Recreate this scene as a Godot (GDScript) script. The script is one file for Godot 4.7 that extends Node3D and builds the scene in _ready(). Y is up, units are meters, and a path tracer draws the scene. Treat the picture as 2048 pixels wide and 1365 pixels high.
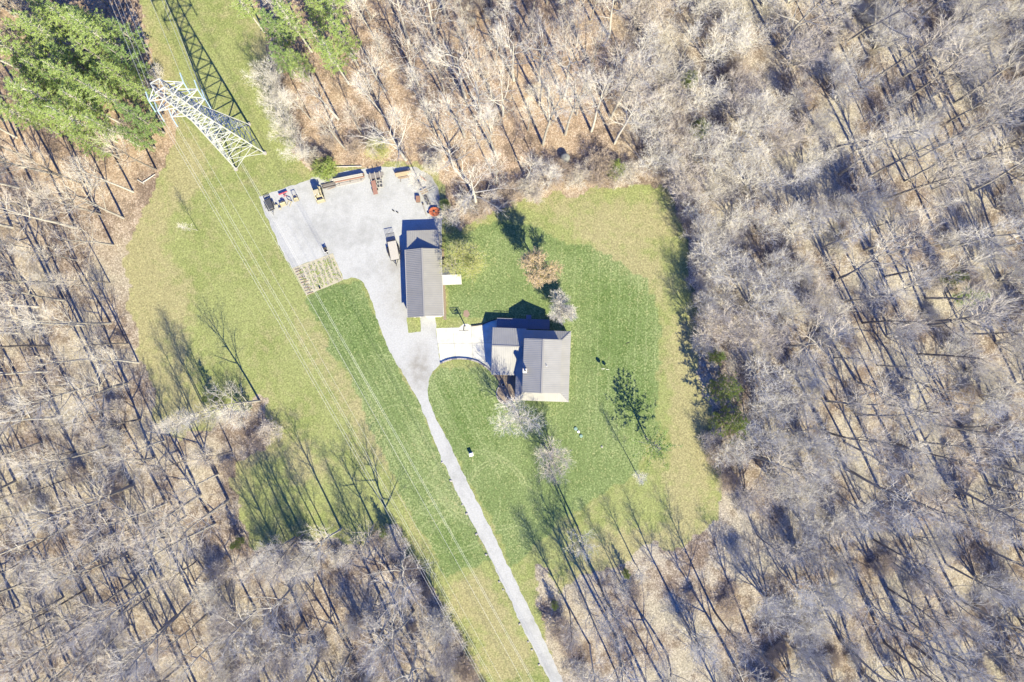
extends Node3D

const S := 0.09        # metres of ground per pixel of a 2048 px wide view
const HC := 123.0      # height of the camera above the ground
const GX := 105.0      # half width of the detailed ground
const GZ := 72.0
var rng := RandomNumberGenerator.new()
var used := {}
var labels := {}
var M := {}
var K := Vector3(3.16, 3.10, 3.16)   # display value of a white horizontal surface in the sun: base colours are divided by it


func _ready() -> void:
	rng.seed = 71
	var cam := Camera3D.new()
	cam.name = "camera"
	cam.position = Vector3(0, HC, 0)
	cam.rotation_degrees = Vector3(-90, 0, 0)
	cam.fov = rad_to_deg(2.0 * atan(682.5 * S / HC))
	cam.near = 0.5
	cam.far = 4000.0
	add_child(cam)
	cam.current = true
	var env := Environment.new()
	var sky := Sky.new()
	var sm := ProceduralSkyMaterial.new()
	sm.sky_top_color = Color(0.15, 0.345, 0.72)
	sm.sky_horizon_color = Color(0.44, 0.62, 0.88)
	sm.sky_curve = 0.12
	sm.sky_energy_multiplier = 0.95
	sm.ground_bottom_color = Color(0.30, 0.29, 0.24)
	sm.ground_horizon_color = Color(0.45, 0.47, 0.48)
	sm.sun_angle_max = 12.0
	sky.sky_material = sm
	env.background_mode = Environment.BG_SKY
	env.sky = sky
	env.tonemap_mode = Environment.TONE_MAPPER_LINEAR
	env.tonemap_exposure = 3.2
	env.sdfgi_enabled = true
	env.ssao_enabled = true
	env.ssil_enabled = true
	var we := WorldEnvironment.new()
	we.name = "world_environment"
	we.environment = env
	add_child(we)
	var sun := DirectionalLight3D.new()
	sun.name = "sun"
	sun.light_color = Color(1.0, 0.955, 0.83)
	sun.light_energy = 1.6
	sun.light_angular_distance = 0.5
	sun.shadow_enabled = true
	sun.look_at_from_position(Vector3.ZERO, Vector3(-0.565, -1.0, -1.1655), Vector3.UP)
	add_child(sun)

	make_materials()
	build_ground()
	build_tower()
	build_barn()
	build_house()
	build_yard()
	build_lawn_things()
	build_woods()


# ---------------------------------------------------------------- helpers
func W(px: float, py: float, h := 0.0) -> Vector3:   # where a point at height h stands that is seen at (px, py)
	var f := 1.0 - h / HC
	return Vector3((px - 1024.0) * S * f, h, (py - 682.5) * S * f)


func numbered(called: String) -> String:
	used[called] = used.get(called, -1) + 1
	return called if used[called] == 0 else "%s_%03d" % [called, used[called]]


func thing(called: String, label: String, category: String, at := Vector3.ZERO, yaw := 0.0, group := "") -> Node3D:
	var o := Node3D.new()
	o.name = numbered(called)
	o.position = at
	o.rotation.y = yaw
	tag(o, label, category, group)
	add_child(o)
	return o


func tag(o: Node, label: String, category: String, group := "") -> void:
	o.set_meta("label", label)
	o.set_meta("category", category)
	if group != "":
		o.set_meta("group", group)


func part(called: String, mesh: Mesh, m: Material, parent: Node) -> MeshInstance3D:
	var o := MeshInstance3D.new()
	o.name = called
	o.mesh = mesh
	o.material_override = m
	parent.add_child(o, true)
	return o


func single(called: String, mesh: Mesh, m: Material, label: String, category: String, at := Vector3.ZERO, yaw := 0.0, group := "") -> MeshInstance3D:
	var o := MeshInstance3D.new()
	o.name = numbered(called)
	o.mesh = mesh
	o.material_override = m
	o.position = at
	o.rotation.y = yaw
	tag(o, label, category, group)
	add_child(o)
	return o


func structure(called: String, mesh: Mesh, m: Material) -> MeshInstance3D:
	var o := MeshInstance3D.new()
	o.name = numbered(called)
	o.mesh = mesh
	o.material_override = m
	o.set_meta("kind", "structure")
	add_child(o)
	return o


func yaw_of(dx: float, dz: float) -> float:     # turns local +x towards that image direction
	return atan2(-dz, dx)


func rf(a: float, b: float) -> float:
	return rng.randf_range(a, b)


class Shape:
	var v := PackedVector3Array()
	var n := PackedVector3Array()
	var uv := PackedVector2Array()
	var planar := false

	func tri(a: Vector3, b: Vector3, c: Vector3) -> void:
		var k := (c - a).cross(b - a).normalized()
		v.append(a); v.append(b); v.append(c)
		n.append(k); n.append(k); n.append(k)

	func face(a: Vector3, b: Vector3, c: Vector3, d: Vector3, out: Vector3) -> void:
		if (c - a).cross(b - a).dot(out) >= 0.0:
			tri(a, b, c); tri(a, c, d)
		else:
			tri(a, c, b); tri(a, d, c)

	func face3(a: Vector3, b: Vector3, c: Vector3, out: Vector3) -> void:
		if (c - a).cross(b - a).dot(out) >= 0.0:
			tri(a, b, c)
		else:
			tri(a, c, b)

	func box(c: Vector3, s: Vector3, b := Basis()) -> Shape:
		var x := b.x * s.x * 0.5
		var y := b.y * s.y * 0.5
		var z := b.z * s.z * 0.5
		for k in [[x, y, z], [y, z, x], [z, x, y]]:
			for sg in [-1.0, 1.0]:
				var o: Vector3 = k[0] * sg
				face(c + o - k[1] - k[2], c + o + k[1] - k[2], c + o + k[1] + k[2], c + o - k[1] + k[2], o)
		return self

	func bar(a: Vector3, b: Vector3, w: float, t: float) -> Shape:
		var d := b - a
		var z := d.normalized()
		var x := z.cross(Vector3.UP)
		if x.length() < 0.01:
			x = Vector3.RIGHT
		x = x.normalized()
		var y := z.cross(x).normalized()
		return box((a + b) * 0.5, Vector3(w, t, d.length()), Basis(x, y, z))

	func tube(pts: Array, rad: Array, sides: int, cap := false) -> Shape:
		var old := []
		for i in pts.size():
			var d: Vector3 = (pts[mini(i + 1, pts.size() - 1)] - pts[maxi(i - 1, 0)]).normalized()
			var x := d.cross(Vector3(0.31, 0.2, 0.93))
			if x.length() < 0.05:
				x = d.cross(Vector3.RIGHT)
			x = x.normalized()
			var y := d.cross(x)
			var ring := []
			for k in sides:
				var a := TAU * k / sides
				ring.append(pts[i] + (x * cos(a) + y * sin(a)) * rad[i])
			if i > 0:
				for k in sides:
					var k2 := (k + 1) % sides
					face(old[k], old[k2], ring[k2], ring[k], (old[k] + ring[k2]) * 0.5 - (pts[i] + pts[i - 1]) * 0.5)
			if cap and (i == 0 or i == pts.size() - 1):
				for k in range(1, sides - 1):
					face3(ring[0], ring[k], ring[k + 1], -d if i == 0 else d)
			old = ring
		return self

	func lathe(profile: Array, sides: int, at := Vector3.ZERO) -> Shape:   # [radius, height] pairs from the bottom up
		for i in range(1, profile.size()):
			for k in sides:
				var a := TAU * k / sides
				var b := TAU * (k + 1) / sides
				var p0: Array = profile[i - 1]
				var p1: Array = profile[i]
				var out: Vector3 = Vector3(cos((a + b) / 2), 0, sin((a + b) / 2)) * (p1[1] - p0[1]) + Vector3.UP * (p0[0] - p1[0])
				face(at + Vector3(cos(a) * p0[0], p0[1], sin(a) * p0[0]), at + Vector3(cos(b) * p0[0], p0[1], sin(b) * p0[0]), at + Vector3(cos(b) * p1[0], p1[1], sin(b) * p1[0]), at + Vector3(cos(a) * p1[0], p1[1], sin(a) * p1[0]), out)
		return self

	func prism(poly: PackedVector2Array, y0: float, y1: float) -> Shape:    # x, z outline; a sheet when y0 == y1
		var t := Geometry2D.triangulate_polygon(poly)
		for i in range(0, t.size(), 3):
			var a := poly[t[i]]
			var b := poly[t[i + 1]]
			var c := poly[t[i + 2]]
			face3(Vector3(a.x, y1, a.y), Vector3(b.x, y1, b.y), Vector3(c.x, y1, c.y), Vector3.UP)
		if y0 < y1:
			var cw := -1.0 if Geometry2D.is_polygon_clockwise(poly) else 1.0
			for i in poly.size():
				var a := poly[i]
				var b := poly[(i + 1) % poly.size()]
				var e := b - a
				face(Vector3(a.x, y0, a.y), Vector3(b.x, y0, b.y), Vector3(b.x, y1, b.y), Vector3(a.x, y1, a.y), Vector3(e.y, 0, -e.x) * cw)
		return self

	func slab(a: Vector3, b: Vector3, c: Vector3, d: Vector3, t: float) -> Shape:   # a sloping roof slab, top corners in order
		var up := Vector3(0, -t, 0)
		face(a, b, c, d, Vector3.UP)
		face(a + up, b + up, c + up, d + up, Vector3.DOWN)
		var m := (a + b + c + d) * 0.25
		for e in [[a, b], [b, c], [c, d], [d, a]]:
			var o: Vector3 = (e[0] + e[1]) * 0.5 - m
			o.y = 0
			face(e[0], e[1], e[1] + up, e[0] + up, o)
		return self

	func mesh() -> ArrayMesh:
		var arr := []
		arr.resize(Mesh.ARRAY_MAX)
		arr[Mesh.ARRAY_VERTEX] = v
		arr[Mesh.ARRAY_NORMAL] = n
		if planar:
			uv.resize(v.size())
			for i in v.size():
				uv[i] = Vector2((v[i].x + 105.0) / 210.0, (v[i].z + 72.0) / 144.0)
			arr[Mesh.ARRAY_TEX_UV] = uv
		var m := ArrayMesh.new()
		m.add_surface_from_arrays(Mesh.PRIMITIVE_TRIANGLES, arr)
		return m


func lit(r: float, g: float, b: float) -> Color:    # the base colour whose horizontal sunlit surface shows as r, g, b (0..255)
	var c := Color(r / 255.0, g / 255.0, b / 255.0).srgb_to_linear()
	return Color(clampf(c.r / K.x, 0.0, 0.9), clampf(c.g / K.y, 0.0, 0.9), clampf(c.b / K.z, 0.0, 0.9)).linear_to_srgb()


func mat(called: String, c: Color, rough := 0.85, metal := 0.0) -> StandardMaterial3D:   # c is linear
	var m := StandardMaterial3D.new()
	m.resource_name = called
	m.albedo_color = c.linear_to_srgb()
	m.roughness = rough
	m.metallic = metal
	m.metallic_specular = 0.3
	M[called] = m
	return m


func noise_tex(sd: int, freq: float, lo: float, hi: float, size := 512, oct := 4, tint := Color.WHITE) -> NoiseTexture2D:
	var t := NoiseTexture2D.new()
	t.width = size
	t.height = size
	t.seamless = true
	var f := FastNoiseLite.new()
	f.seed = sd
	f.frequency = freq
	f.noise_type = FastNoiseLite.TYPE_SIMPLEX
	f.fractal_octaves = oct
	t.noise = f
	var r := Gradient.new()
	r.set_color(0, Color(lo * tint.r, lo * tint.g, lo * tint.b))
	r.set_color(1, Color(hi, hi, hi))
	t.color_ramp = r
	return t


func worn(m: StandardMaterial3D, tex: Texture2D, per_metre: float) -> StandardMaterial3D:
	m.albedo_texture = tex
	m.uv1_triplanar = true
	m.uv1_world_triplanar = true
	m.uv1_scale = Vector3(per_metre, per_metre, per_metre)
	return m


func make_materials() -> void:
	var fine := noise_tex(3, 0.03, 0.72, 1.0)
	var streak := noise_tex(9, 0.006, 0.92, 1.0, 512, 3)
	worn(mat("roof", Color(0.226, 0.224, 0.205), 0.5), streak, 0.12)
	mat("roof_rib", Color(0.185, 0.183, 0.168), 0.5)
	worn(mat("house_roof", Color(0.250, 0.250, 0.230), 0.5), streak, 0.12)
	mat("house_rib", Color(0.21, 0.21, 0.195), 0.5)
	mat("trim", Color(0.29, 0.285, 0.26), 0.5)
	worn(mat("white_roof", Color(0.360, 0.360, 0.326), 0.5), streak, 0.2)
	mat("white_rib", Color(0.320, 0.320, 0.290), 0.5)
	worn(mat("siding", Color(0.42, 0.41, 0.38), 0.7), fine, 0.4)
	worn(mat("siding_dark", Color(0.16, 0.15, 0.15), 0.7), fine, 0.4)
	mat("glass", Color(0.03, 0.04, 0.05), 0.08)
	worn(mat("deck", Color(0.20, 0.20, 0.23), 0.8), fine, 0.7)
	worn(mat("grey_wood", Color(0.22, 0.205, 0.19), 0.9), fine, 1.3)
	worn(mat("tan_wood", Color(0.36, 0.28, 0.19), 0.9), fine, 1.1)
	worn(mat("pale_wood", Color(0.44, 0.42, 0.365), 0.9), fine, 0.9)
	worn(mat("brown_wood", Color(0.27, 0.16, 0.11), 0.9), fine, 1.2)
	worn(mat("dark_wood", Color(0.07, 0.06, 0.055), 0.9), fine, 1.2)
	worn(mat("rust_wood", Color(0.30, 0.17, 0.13), 0.9), fine, 1.2)
	worn(mat("cream_paint", Color(0.42, 0.385, 0.26), 0.6), fine, 0.8)
	worn(mat("orange_paint", Color(0.42, 0.13, 0.06), 0.55), fine, 0.8)
	worn(mat("red_paint", Color(0.42, 0.07, 0.10), 0.6), fine, 0.8)
	mat("black_metal", Color(0.02, 0.02, 0.022), 0.6)
	worn(mat("dark_metal", Color(0.075, 0.08, 0.085), 0.6), fine, 0.8)
	worn(mat("grey_metal", Color(0.200, 0.200, 0.180), 0.55), fine, 0.8)
	mat("white_paint", Color(0.62, 0.62, 0.60), 0.5)
	mat("rubber", Color(0.018, 0.018, 0.018), 0.9)
	mat("galvanised", Color(0.36, 0.375, 0.35), 0.5)
	mat("wire", Color(0.36, 0.365, 0.33), 0.5)
	mat("insulator", Color(0.26, 0.36, 0.42), 0.35)
	worn(mat("block", Color(0.15, 0.15, 0.17), 0.9), fine, 0.9)
	worn(mat("stone", Color(0.36, 0.34, 0.31), 0.9), fine, 0.9)
	worn(mat("concrete", Color(0.460, 0.460, 0.396), 0.85), noise_tex(21, 0.012, 0.84, 1.0, 512, 5), 0.08)
	worn(mat("mulch", Color(0.34, 0.275, 0.20), 0.95), noise_tex(22, 0.15, 0.45, 1.0), 0.6)
	worn(mat("soil", Color(0.46, 0.43, 0.31), 0.95), noise_tex(23, 0.10, 0.6, 1.0), 0.6)
	worn(mat("earth", Color(0.26, 0.19, 0.14), 0.95), fine, 0.5)
	mat("green_lid", Color(0.14, 0.22, 0.18), 0.6)
	worn(mat("tank", Color(0.240, 0.245, 0.220), 0.6), fine, 0.7)
	mat("brick", Color(0.40, 0.385, 0.345), 0.8)
	# bark, twigs, leaves
	worn(mat("bark_pale", Color(0.45, 0.435, 0.39), 0.9), fine, 0.6)
	worn(mat("bark_grey", Color(0.31, 0.295, 0.26), 0.9), fine, 0.6)
	worn(mat("bark_dark", Color(0.21, 0.19, 0.165), 0.9), fine, 0.6)
	mat("twig_pale", Color(0.53, 0.51, 0.445), 0.9)
	mat("twig_grey", Color(0.475, 0.45, 0.385), 0.9)
	mat("twig_warm", Color(0.46, 0.42, 0.345), 0.9)
	mat("twig_brown", Color(0.34, 0.285, 0.225), 0.9)
	mat("twig_pink", Color(0.46, 0.42, 0.36), 0.9)
	for q in [["needle_bright", Color(0.245, 0.32, 0.11)], ["needle_green", Color(0.17, 0.25, 0.10)], ["needle_dark", Color(0.055, 0.085, 0.04)], ["leaf_tan", Color(0.37, 0.275, 0.20)], ["leaf_bud", Color(0.29, 0.30, 0.10)], ["leaf_green", Color(0.19, 0.25, 0.07)]]:
		var m := mat(q[0], q[1], 0.8)
		m.backlight_enabled = true
		m.backlight = Color(0.6, 0.65, 0.3)


# ---------------------------------------------------------------- ground
func pts(a: Array) -> PackedVector2Array:     # flat list of picture positions on the ground -> metres
	var o := PackedVector2Array()
	for i in range(0, a.size(), 2):
		o.append(Vector2((a[i] - 1024.0) * S, (a[i + 1] - 682.5) * S))
	return o


func rough_edge(p: PackedVector2Array, step: float, amp: float, sd: int) -> PackedVector2Array:
	var f := FastNoiseLite.new()
	f.seed = sd
	f.frequency = 0.5
	var o := PackedVector2Array()
	for i in p.size():
		var a := p[i]
		var b := p[(i + 1) % p.size()]
		var k := maxi(1, int(a.distance_to(b) / step))
		for j in k:
			var q := a.lerp(b, float(j) / k)
			o.append(q + Vector2(f.get_noise_2d(q.x, q.y), f.get_noise_2d(q.y + 50, q.x)) * amp)
	return o


var clearing: PackedVector2Array
var lawn_west: PackedVector2Array
var lawn_east: PackedVector2Array
var gravel: PackedVector2Array


func mask_of(polys: Array, wobble: float, sd: int, w: int, h: int) -> PackedByteArray:
	var f := FastNoiseLite.new()
	f.seed = sd
	f.frequency = 0.12
	var b := PackedByteArray()
	b.resize(350 * 240)
	for y in 240:
		for x in 350:
			var q := Vector2(-GX + (x + 0.5) * 0.6, -GZ + (y + 0.5) * 0.6)
			q += Vector2(f.get_noise_2d(q.x, q.y), f.get_noise_2d(q.x + 300, q.y)) * wobble
			for p in polys:
				if Geometry2D.is_point_in_polygon(q, p):
					b[y * 350 + x] = 255
					break
	var im := Image.create_from_data(350, 240, false, Image.FORMAT_L8, b)
	im.resize(w, h, Image.INTERPOLATE_CUBIC)
	return im.get_data()


func blurred(polys: Array, wobble: float, sd: int, w: int, h: int, small: int) -> PackedByteArray:
	var im := Image.create_from_data(w, h, false, Image.FORMAT_L8, mask_of(polys, wobble, sd, w, h))
	im.resize(w / small, h / small, Image.INTERPOLATE_LANCZOS)
	im.resize(w, h, Image.INTERPOLATE_CUBIC)
	return im.get_data()


func noise_bytes(sd: int, freq: float, oct: int, w: int, h: int) -> PackedByteArray:
	var f := FastNoiseLite.new()
	f.seed = sd
	f.frequency = freq
	f.fractal_octaves = oct
	f.noise_type = FastNoiseLite.TYPE_SIMPLEX
	var im := f.get_image(w, h)
	im.convert(Image.FORMAT_L8)
	return im.get_data()


func ground_picture() -> ImageTexture:
	var w := 1400
	var h := 960
	var grass := mask_of([clearing], 2.2, 5, w, h)
	var inner := blurred([clearing], 2.0, 6, w, h, 40)
	var lawn := mask_of([lawn_west, lawn_east], 1.4, 7, w, h)
	var dry := blurred([
		pts([1085, 415, 1180, 425, 1260, 470, 1330, 560, 1330, 600, 1300, 590, 1230, 540, 1150, 470]), pts([1200, 400, 1330, 430, 1345, 470, 1280, 470, 1200, 440]),
		pts([1340, 640, 1395, 640, 1405, 760, 1420, 950, 1400, 1050, 1340, 1060, 1345, 900]), pts([820, 860, 850, 870, 930, 1030, 900, 1040]),
		pts([900, 1160, 960, 1140, 1000, 1200, 1060, 1330, 1000, 1365, 950, 1270]), pts([235, 430, 340, 405, 330, 500, 365, 560, 365, 680, 370, 760, 420, 840, 400, 880, 300, 850, 240, 600]),
		pts([430, 880, 540, 840, 560, 900, 500, 930, 470, 1000, 440, 1000]), pts([240, 0, 275, 0, 330, 180, 300, 200]), pts([520, 30, 545, 80, 600, 240, 570, 260, 530, 120]),
		pts([330, 290, 420, 290, 400, 360, 330, 420]), pts([540, 880, 620, 900, 660, 940, 600, 960]), pts([700, 760, 760, 860, 800, 950, 770, 940, 690, 800]),
		pts([1120, 1080, 1260, 1060, 1420, 1080, 1300, 1160, 1180, 1200]), pts([600, 600, 640, 680, 700, 800, 660, 780, 590, 640])], 2.5, 8, w, h, 24)
	var lush := blurred([pts([620, 600, 690, 570, 730, 590, 770, 700, 700, 720, 640, 650]), pts([1130, 490, 1230, 530, 1300, 590, 1310, 850, 1200, 830, 1180, 600]), pts([870, 750, 1000, 780, 1000, 900, 900, 900]),
		pts([840, 1000, 910, 1040, 960, 1120, 890, 1130])], 2.0, 9, w, h, 24)
	var n1 := noise_bytes(11, 0.010, 3, w, h)
	var n2 := noise_bytes(12, 0.055, 3, w, h)
	var n3 := noise_bytes(13, 0.40, 2, w, h)
	var n4 := noise_bytes(14, 0.83, 2, w, h)
	# mower lines and turning tracks pressed into the lawn
	var track := PackedByteArray()
	track.resize(w * h)
	var arcs := [[905, 1010, 95, -0.2, 3.4], [905, 1010, 88, 0.1, 3.3], [880, 1060, 60, 2.2, 5.6], [880, 1060, 53, 2.4, 5.4], [950, 1010, 110, 3.6, 6.0], [950, 1010, 103, 3.7, 5.9], [860, 960, 70, 0.4, 2.6], [930, 1100, 75, 3.4, 5.2], [1010, 1000, 85, 2.4, 4.6],
		[1010, 1000, 78, 2.4, 4.5], [760, 800, 90, 4.4, 6.0], [760, 800, 83, 4.4, 5.9], [720, 740, 120, 5.0, 6.4], [800, 880, 70, 4.0, 6.2], [870, 1075, 34, 0.0, 6.2], [990, 930, 130, 1.2, 2.9], [990, 930, 123, 1.3, 2.8], [840, 1010, 46, 3.5, 6.3]]
	for a in arcs:
		var steps := int(a[2] * absf(a[4] - a[3]) * 1.2)
		for i in steps:
			var t: float = lerpf(a[3], a[4], float(i) / steps)
			stamp(track, w, h, a[0] + cos(t) * a[2], a[1] + sin(t) * a[2], 150)
	for i in 26:
		var x0 := 700.0 + i * 9.0
		for j in 130:
			stamp(track, w, h, x0 - 40 + j * 0.95 + sin(i * 2.1) * 4.0, 690.0 + j * 1.9 + cos(i * 1.3) * 20.0, 75 + (i % 3) * 30)
	for i in 23:
		var x1 := 900.0 + i * 19.0 + sin(i * 3.0) * 3.0
		var y0 := 470.0 if x1 > 960 else 740.0
		for j in 480:
			stamp(track, w, h, x1 + sin(j * 0.013 + i) * 1.5 - (j * 0.03), y0 + j * 0.95, (55 + (i * 37) % 50) if x1 > 1100 else 45)
	for i in 16:
		var x2 := 862.0 + i * 13.0
		for j in 70:
			stamp(track, w, h, x2 + j * 1.0, 735.0 + j * 2.0, 85)
	# sun-bleached wheel lines down the meadow
	for i in 5:
		for j in 900:
			stamp(track, w, h, [470.0, 500.0, 575.0, 610.0, 660.0][i] + j * 0.52, 400.0 + j * 1.0, 26)
	var out := PackedByteArray()
	out.resize(w * h * 3)
	var c_mead := lit(190, 198, 130)
	var c_mead2 := lit(174, 186, 116)
	var c_tan := lit(213, 202, 154)
	var c_lawn := lit(150, 172, 110)
	var c_lawn2 := lit(192, 206, 146)
	var c_lush := lit(118, 150, 80)
	var c_orange := lit(224, 193, 163)
	var c_leaf_e := lit(220, 208, 188)
	var c_leaf_w := lit(218, 203, 180)
	var c_dirt := lit(160, 142, 124)
	var c_pale := lit(246, 234, 214)
	var i := 0
	for y in h:
		var py := (-GZ + (y + 0.5) * 0.15) / S + 682.5
		for x in w:
			var px := (-GX + (x + 0.5) * 0.15) / S + 1024.0
			var a1 := n1[i] / 255.0
			var a2 := n2[i] / 255.0
			var a3 := n3[i] / 255.0
			var a4 := n4[i] / 255.0
			var g := grass[i] / 255.0
			g = clampf((g + (a2 - 0.5) * 0.5 + (a3 - 0.5) * 0.5 - 0.5) * 3.0 + 0.5, 0.0, 1.0)
			var col := Color.BLACK
			if g < 1.0:
				var north := clampf((560.0 - py) / 220.0, 0.0, 1.0) * clampf((1420.0 - px) / 260.0, 0.0, 1.0)
				var east := clampf((px - 1000.0) / 300.0, 0.0, 1.0)
				col = c_leaf_w.lerp(c_leaf_e, east).lerp(c_orange, north * 0.9)
				col = col.lerp(c_dirt, clampf((0.56 - a1) * 1.8 + (0.52 - a2) * 1.2 + (0.5 - a3) * 0.7, 0.0, 0.85))
				col = col.lerp(c_pale, clampf((a4 - 0.52) * 1.5 + (a2 - 0.5) * 0.5, 0.0, 0.75))
				var f := 0.66 + a3 * 0.32 + a4 * 0.36
				col = Color(col.r * f, col.g * f * (0.985 + a1 * 0.03), col.b * f)
			if g > 0.0:
				var l := clampf((lawn[i] / 255.0 + (a3 - 0.5) * 0.6 + (a2 - 0.5) * 0.5 - 0.5) * 1.5 + 0.5, 0.0, 1.0)
				var e := inner[i] / 255.0
				var dr := clampf(dry[i] / 255.0 * 1.25 + (0.95 - e) * 0.75, 0.0, 1.0)
				var m := c_mead.lerp(c_mead2, clampf((a1 - 0.4) * 2.4, 0.0, 1.0))
				m = m.lerp(c_tan, clampf(dr * 1.0 + (a1 - 0.5) * 0.7 + (a2 - 0.50) * 1.1 + (a3 - 0.5) * 0.8 - 0.02, 0.0, 0.85))
				var tr := track[i] / 255.0
				var k := c_lawn.lerp(c_lush, clampf(lush[i] / 255.0 * 0.5 + (a2 - 0.5) * 0.8, 0.0, 0.9))
				k = k.lerp(c_lawn2, clampf((a3 - 0.46) * 1.5 + (a1 - 0.5) * 0.8 + dr * 0.35 + tr * 1.4, 0.0, 0.95))
				k = k.lerp(c_tan, clampf((a4 - 0.62) * 1.6 + (a2 - 0.64) * 1.0 + dr * 0.25, 0.0, 0.7))
				m = m.lerp(k, l)
				if l < 0.5:
					m = m.lerp(c_tan, tr * 0.8)
				var f2 := 0.68 + a4 * 0.38 + a3 * 0.26
				m = Color(m.r * f2, m.g * f2, m.b * f2)
				col = col.lerp(m, g)
			out[i * 3] = clampi(int(col.r * 255.0), 0, 255)
			out[i * 3 + 1] = clampi(int(col.g * 255.0), 0, 255)
			out[i * 3 + 2] = clampi(int(col.b * 255.0), 0, 255)
			i += 1
	return ImageTexture.create_from_image(Image.create_from_data(w, h, false, Image.FORMAT_RGB8, out))


func stamp(b: PackedByteArray, w: int, h: int, px: float, py: float, k: int) -> void:
	var x := int(((px - 1024.0) * S + GX) / 0.15)
	var y := int(((py - 682.5) * S + GZ) / 0.15)
	if x < 1 or y < 1 or x >= w - 1 or y >= h - 1:
		return
	b[y * w + x] = maxi(b[y * w + x], k)
	b[y * w + x + 1] = maxi(b[y * w + x + 1], k * 2 / 3)
	b[(y + 1) * w + x] = maxi(b[(y + 1) * w + x], k * 2 / 3)


func gravel_picture() -> ImageTexture:
	var w := 1400
	var h := 960
	var n1 := noise_bytes(31, 0.016, 4, w, h)
	var n2 := noise_bytes(32, 0.07, 3, w, h)
	var n3 := noise_bytes(33, 0.45, 2, w, h)
	var worn_paths := blurred([pts([560, 420, 690, 420, 720, 500, 600, 520]), pts([650, 430, 770, 440, 740, 510, 660, 480])], 2.5, 34, w, h, 24)
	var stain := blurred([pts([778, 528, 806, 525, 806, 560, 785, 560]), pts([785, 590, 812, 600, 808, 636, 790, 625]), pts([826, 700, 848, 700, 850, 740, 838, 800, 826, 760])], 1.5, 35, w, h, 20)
	var rough_bit := blurred([pts([840, 330, 890, 345, 890, 470, 860, 400, 835, 360])], 2.0, 36, w, h, 24)
	var rut := PackedByteArray()
	rut.resize(w * h)
	for j in 1500:
		var t := j / 1500.0
		var y := 760.0 + t * 640.0
		var xm := lerpf(846.0, 1132.0, pow((y - 760.0) / 640.0, 0.93)) + sin(t * 17.0) * 1.2
		for o in [-3.0, -1.5, 0.0, 1.5, 3.0]:
			stamp(rut, w, h, xm + o * 0.8, y, 150 - int(absf(o)) * 25)
		stamp(rut, w, h, xm - 14.0, y, 110)
		stamp(rut, w, h, xm + 14.0, y, 110)
	for j in 900:
		var a := j * 0.0021
		for q in [[700.0, 560.0, 130.0, 4.9], [640.0, 420.0, 95.0, 0.2], [760.0, 470.0, 120.0, 2.4], [690.0, 470.0, 60.0, 0.9]]:
			for o in [0.0, 11.0]:
				stamp(rut, w, h, q[0] + cos(q[3] + a) * (q[2] + o), q[1] + sin(q[3] + a) * (q[2] + o), 70)
	var c0 := lit(244, 245, 243)
	var c1 := lit(218, 219, 216)
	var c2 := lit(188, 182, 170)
	var out := PackedByteArray()
	out.resize(w * h * 3)
	for i in w * h:
		var a1 := n1[i] / 255.0
		var a2 := n2[i] / 255.0
		var a3 := n3[i] / 255.0
		var c := c0.lerp(c1, clampf((a1 - 0.45) * 1.1 + (a2 - 0.5) * 0.7 + worn_paths[i] / 255.0 * 0.4 + rut[i] / 255.0 * (0.1 + a2 * 0.5), 0.0, 1.0))
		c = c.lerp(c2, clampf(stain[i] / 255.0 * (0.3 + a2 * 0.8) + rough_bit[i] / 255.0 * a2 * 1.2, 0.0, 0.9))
		var f := 0.93 + a3 * 0.12
		out[i * 3] = clampi(int(c.r * f * 255.0), 0, 255)
		out[i * 3 + 1] = clampi(int(c.g * f * 255.0), 0, 255)
		out[i * 3 + 2] = clampi(int(c.b * f * 255.0), 0, 255)
	return ImageTexture.create_from_image(Image.create_from_data(w, h, false, Image.FORMAT_RGB8, out))


func sheet(p: PackedVector2Array, y: float) -> ArrayMesh:
	var s := Shape.new()
	s.planar = true
	s.prism(p, y, y)
	return s.mesh()


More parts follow.
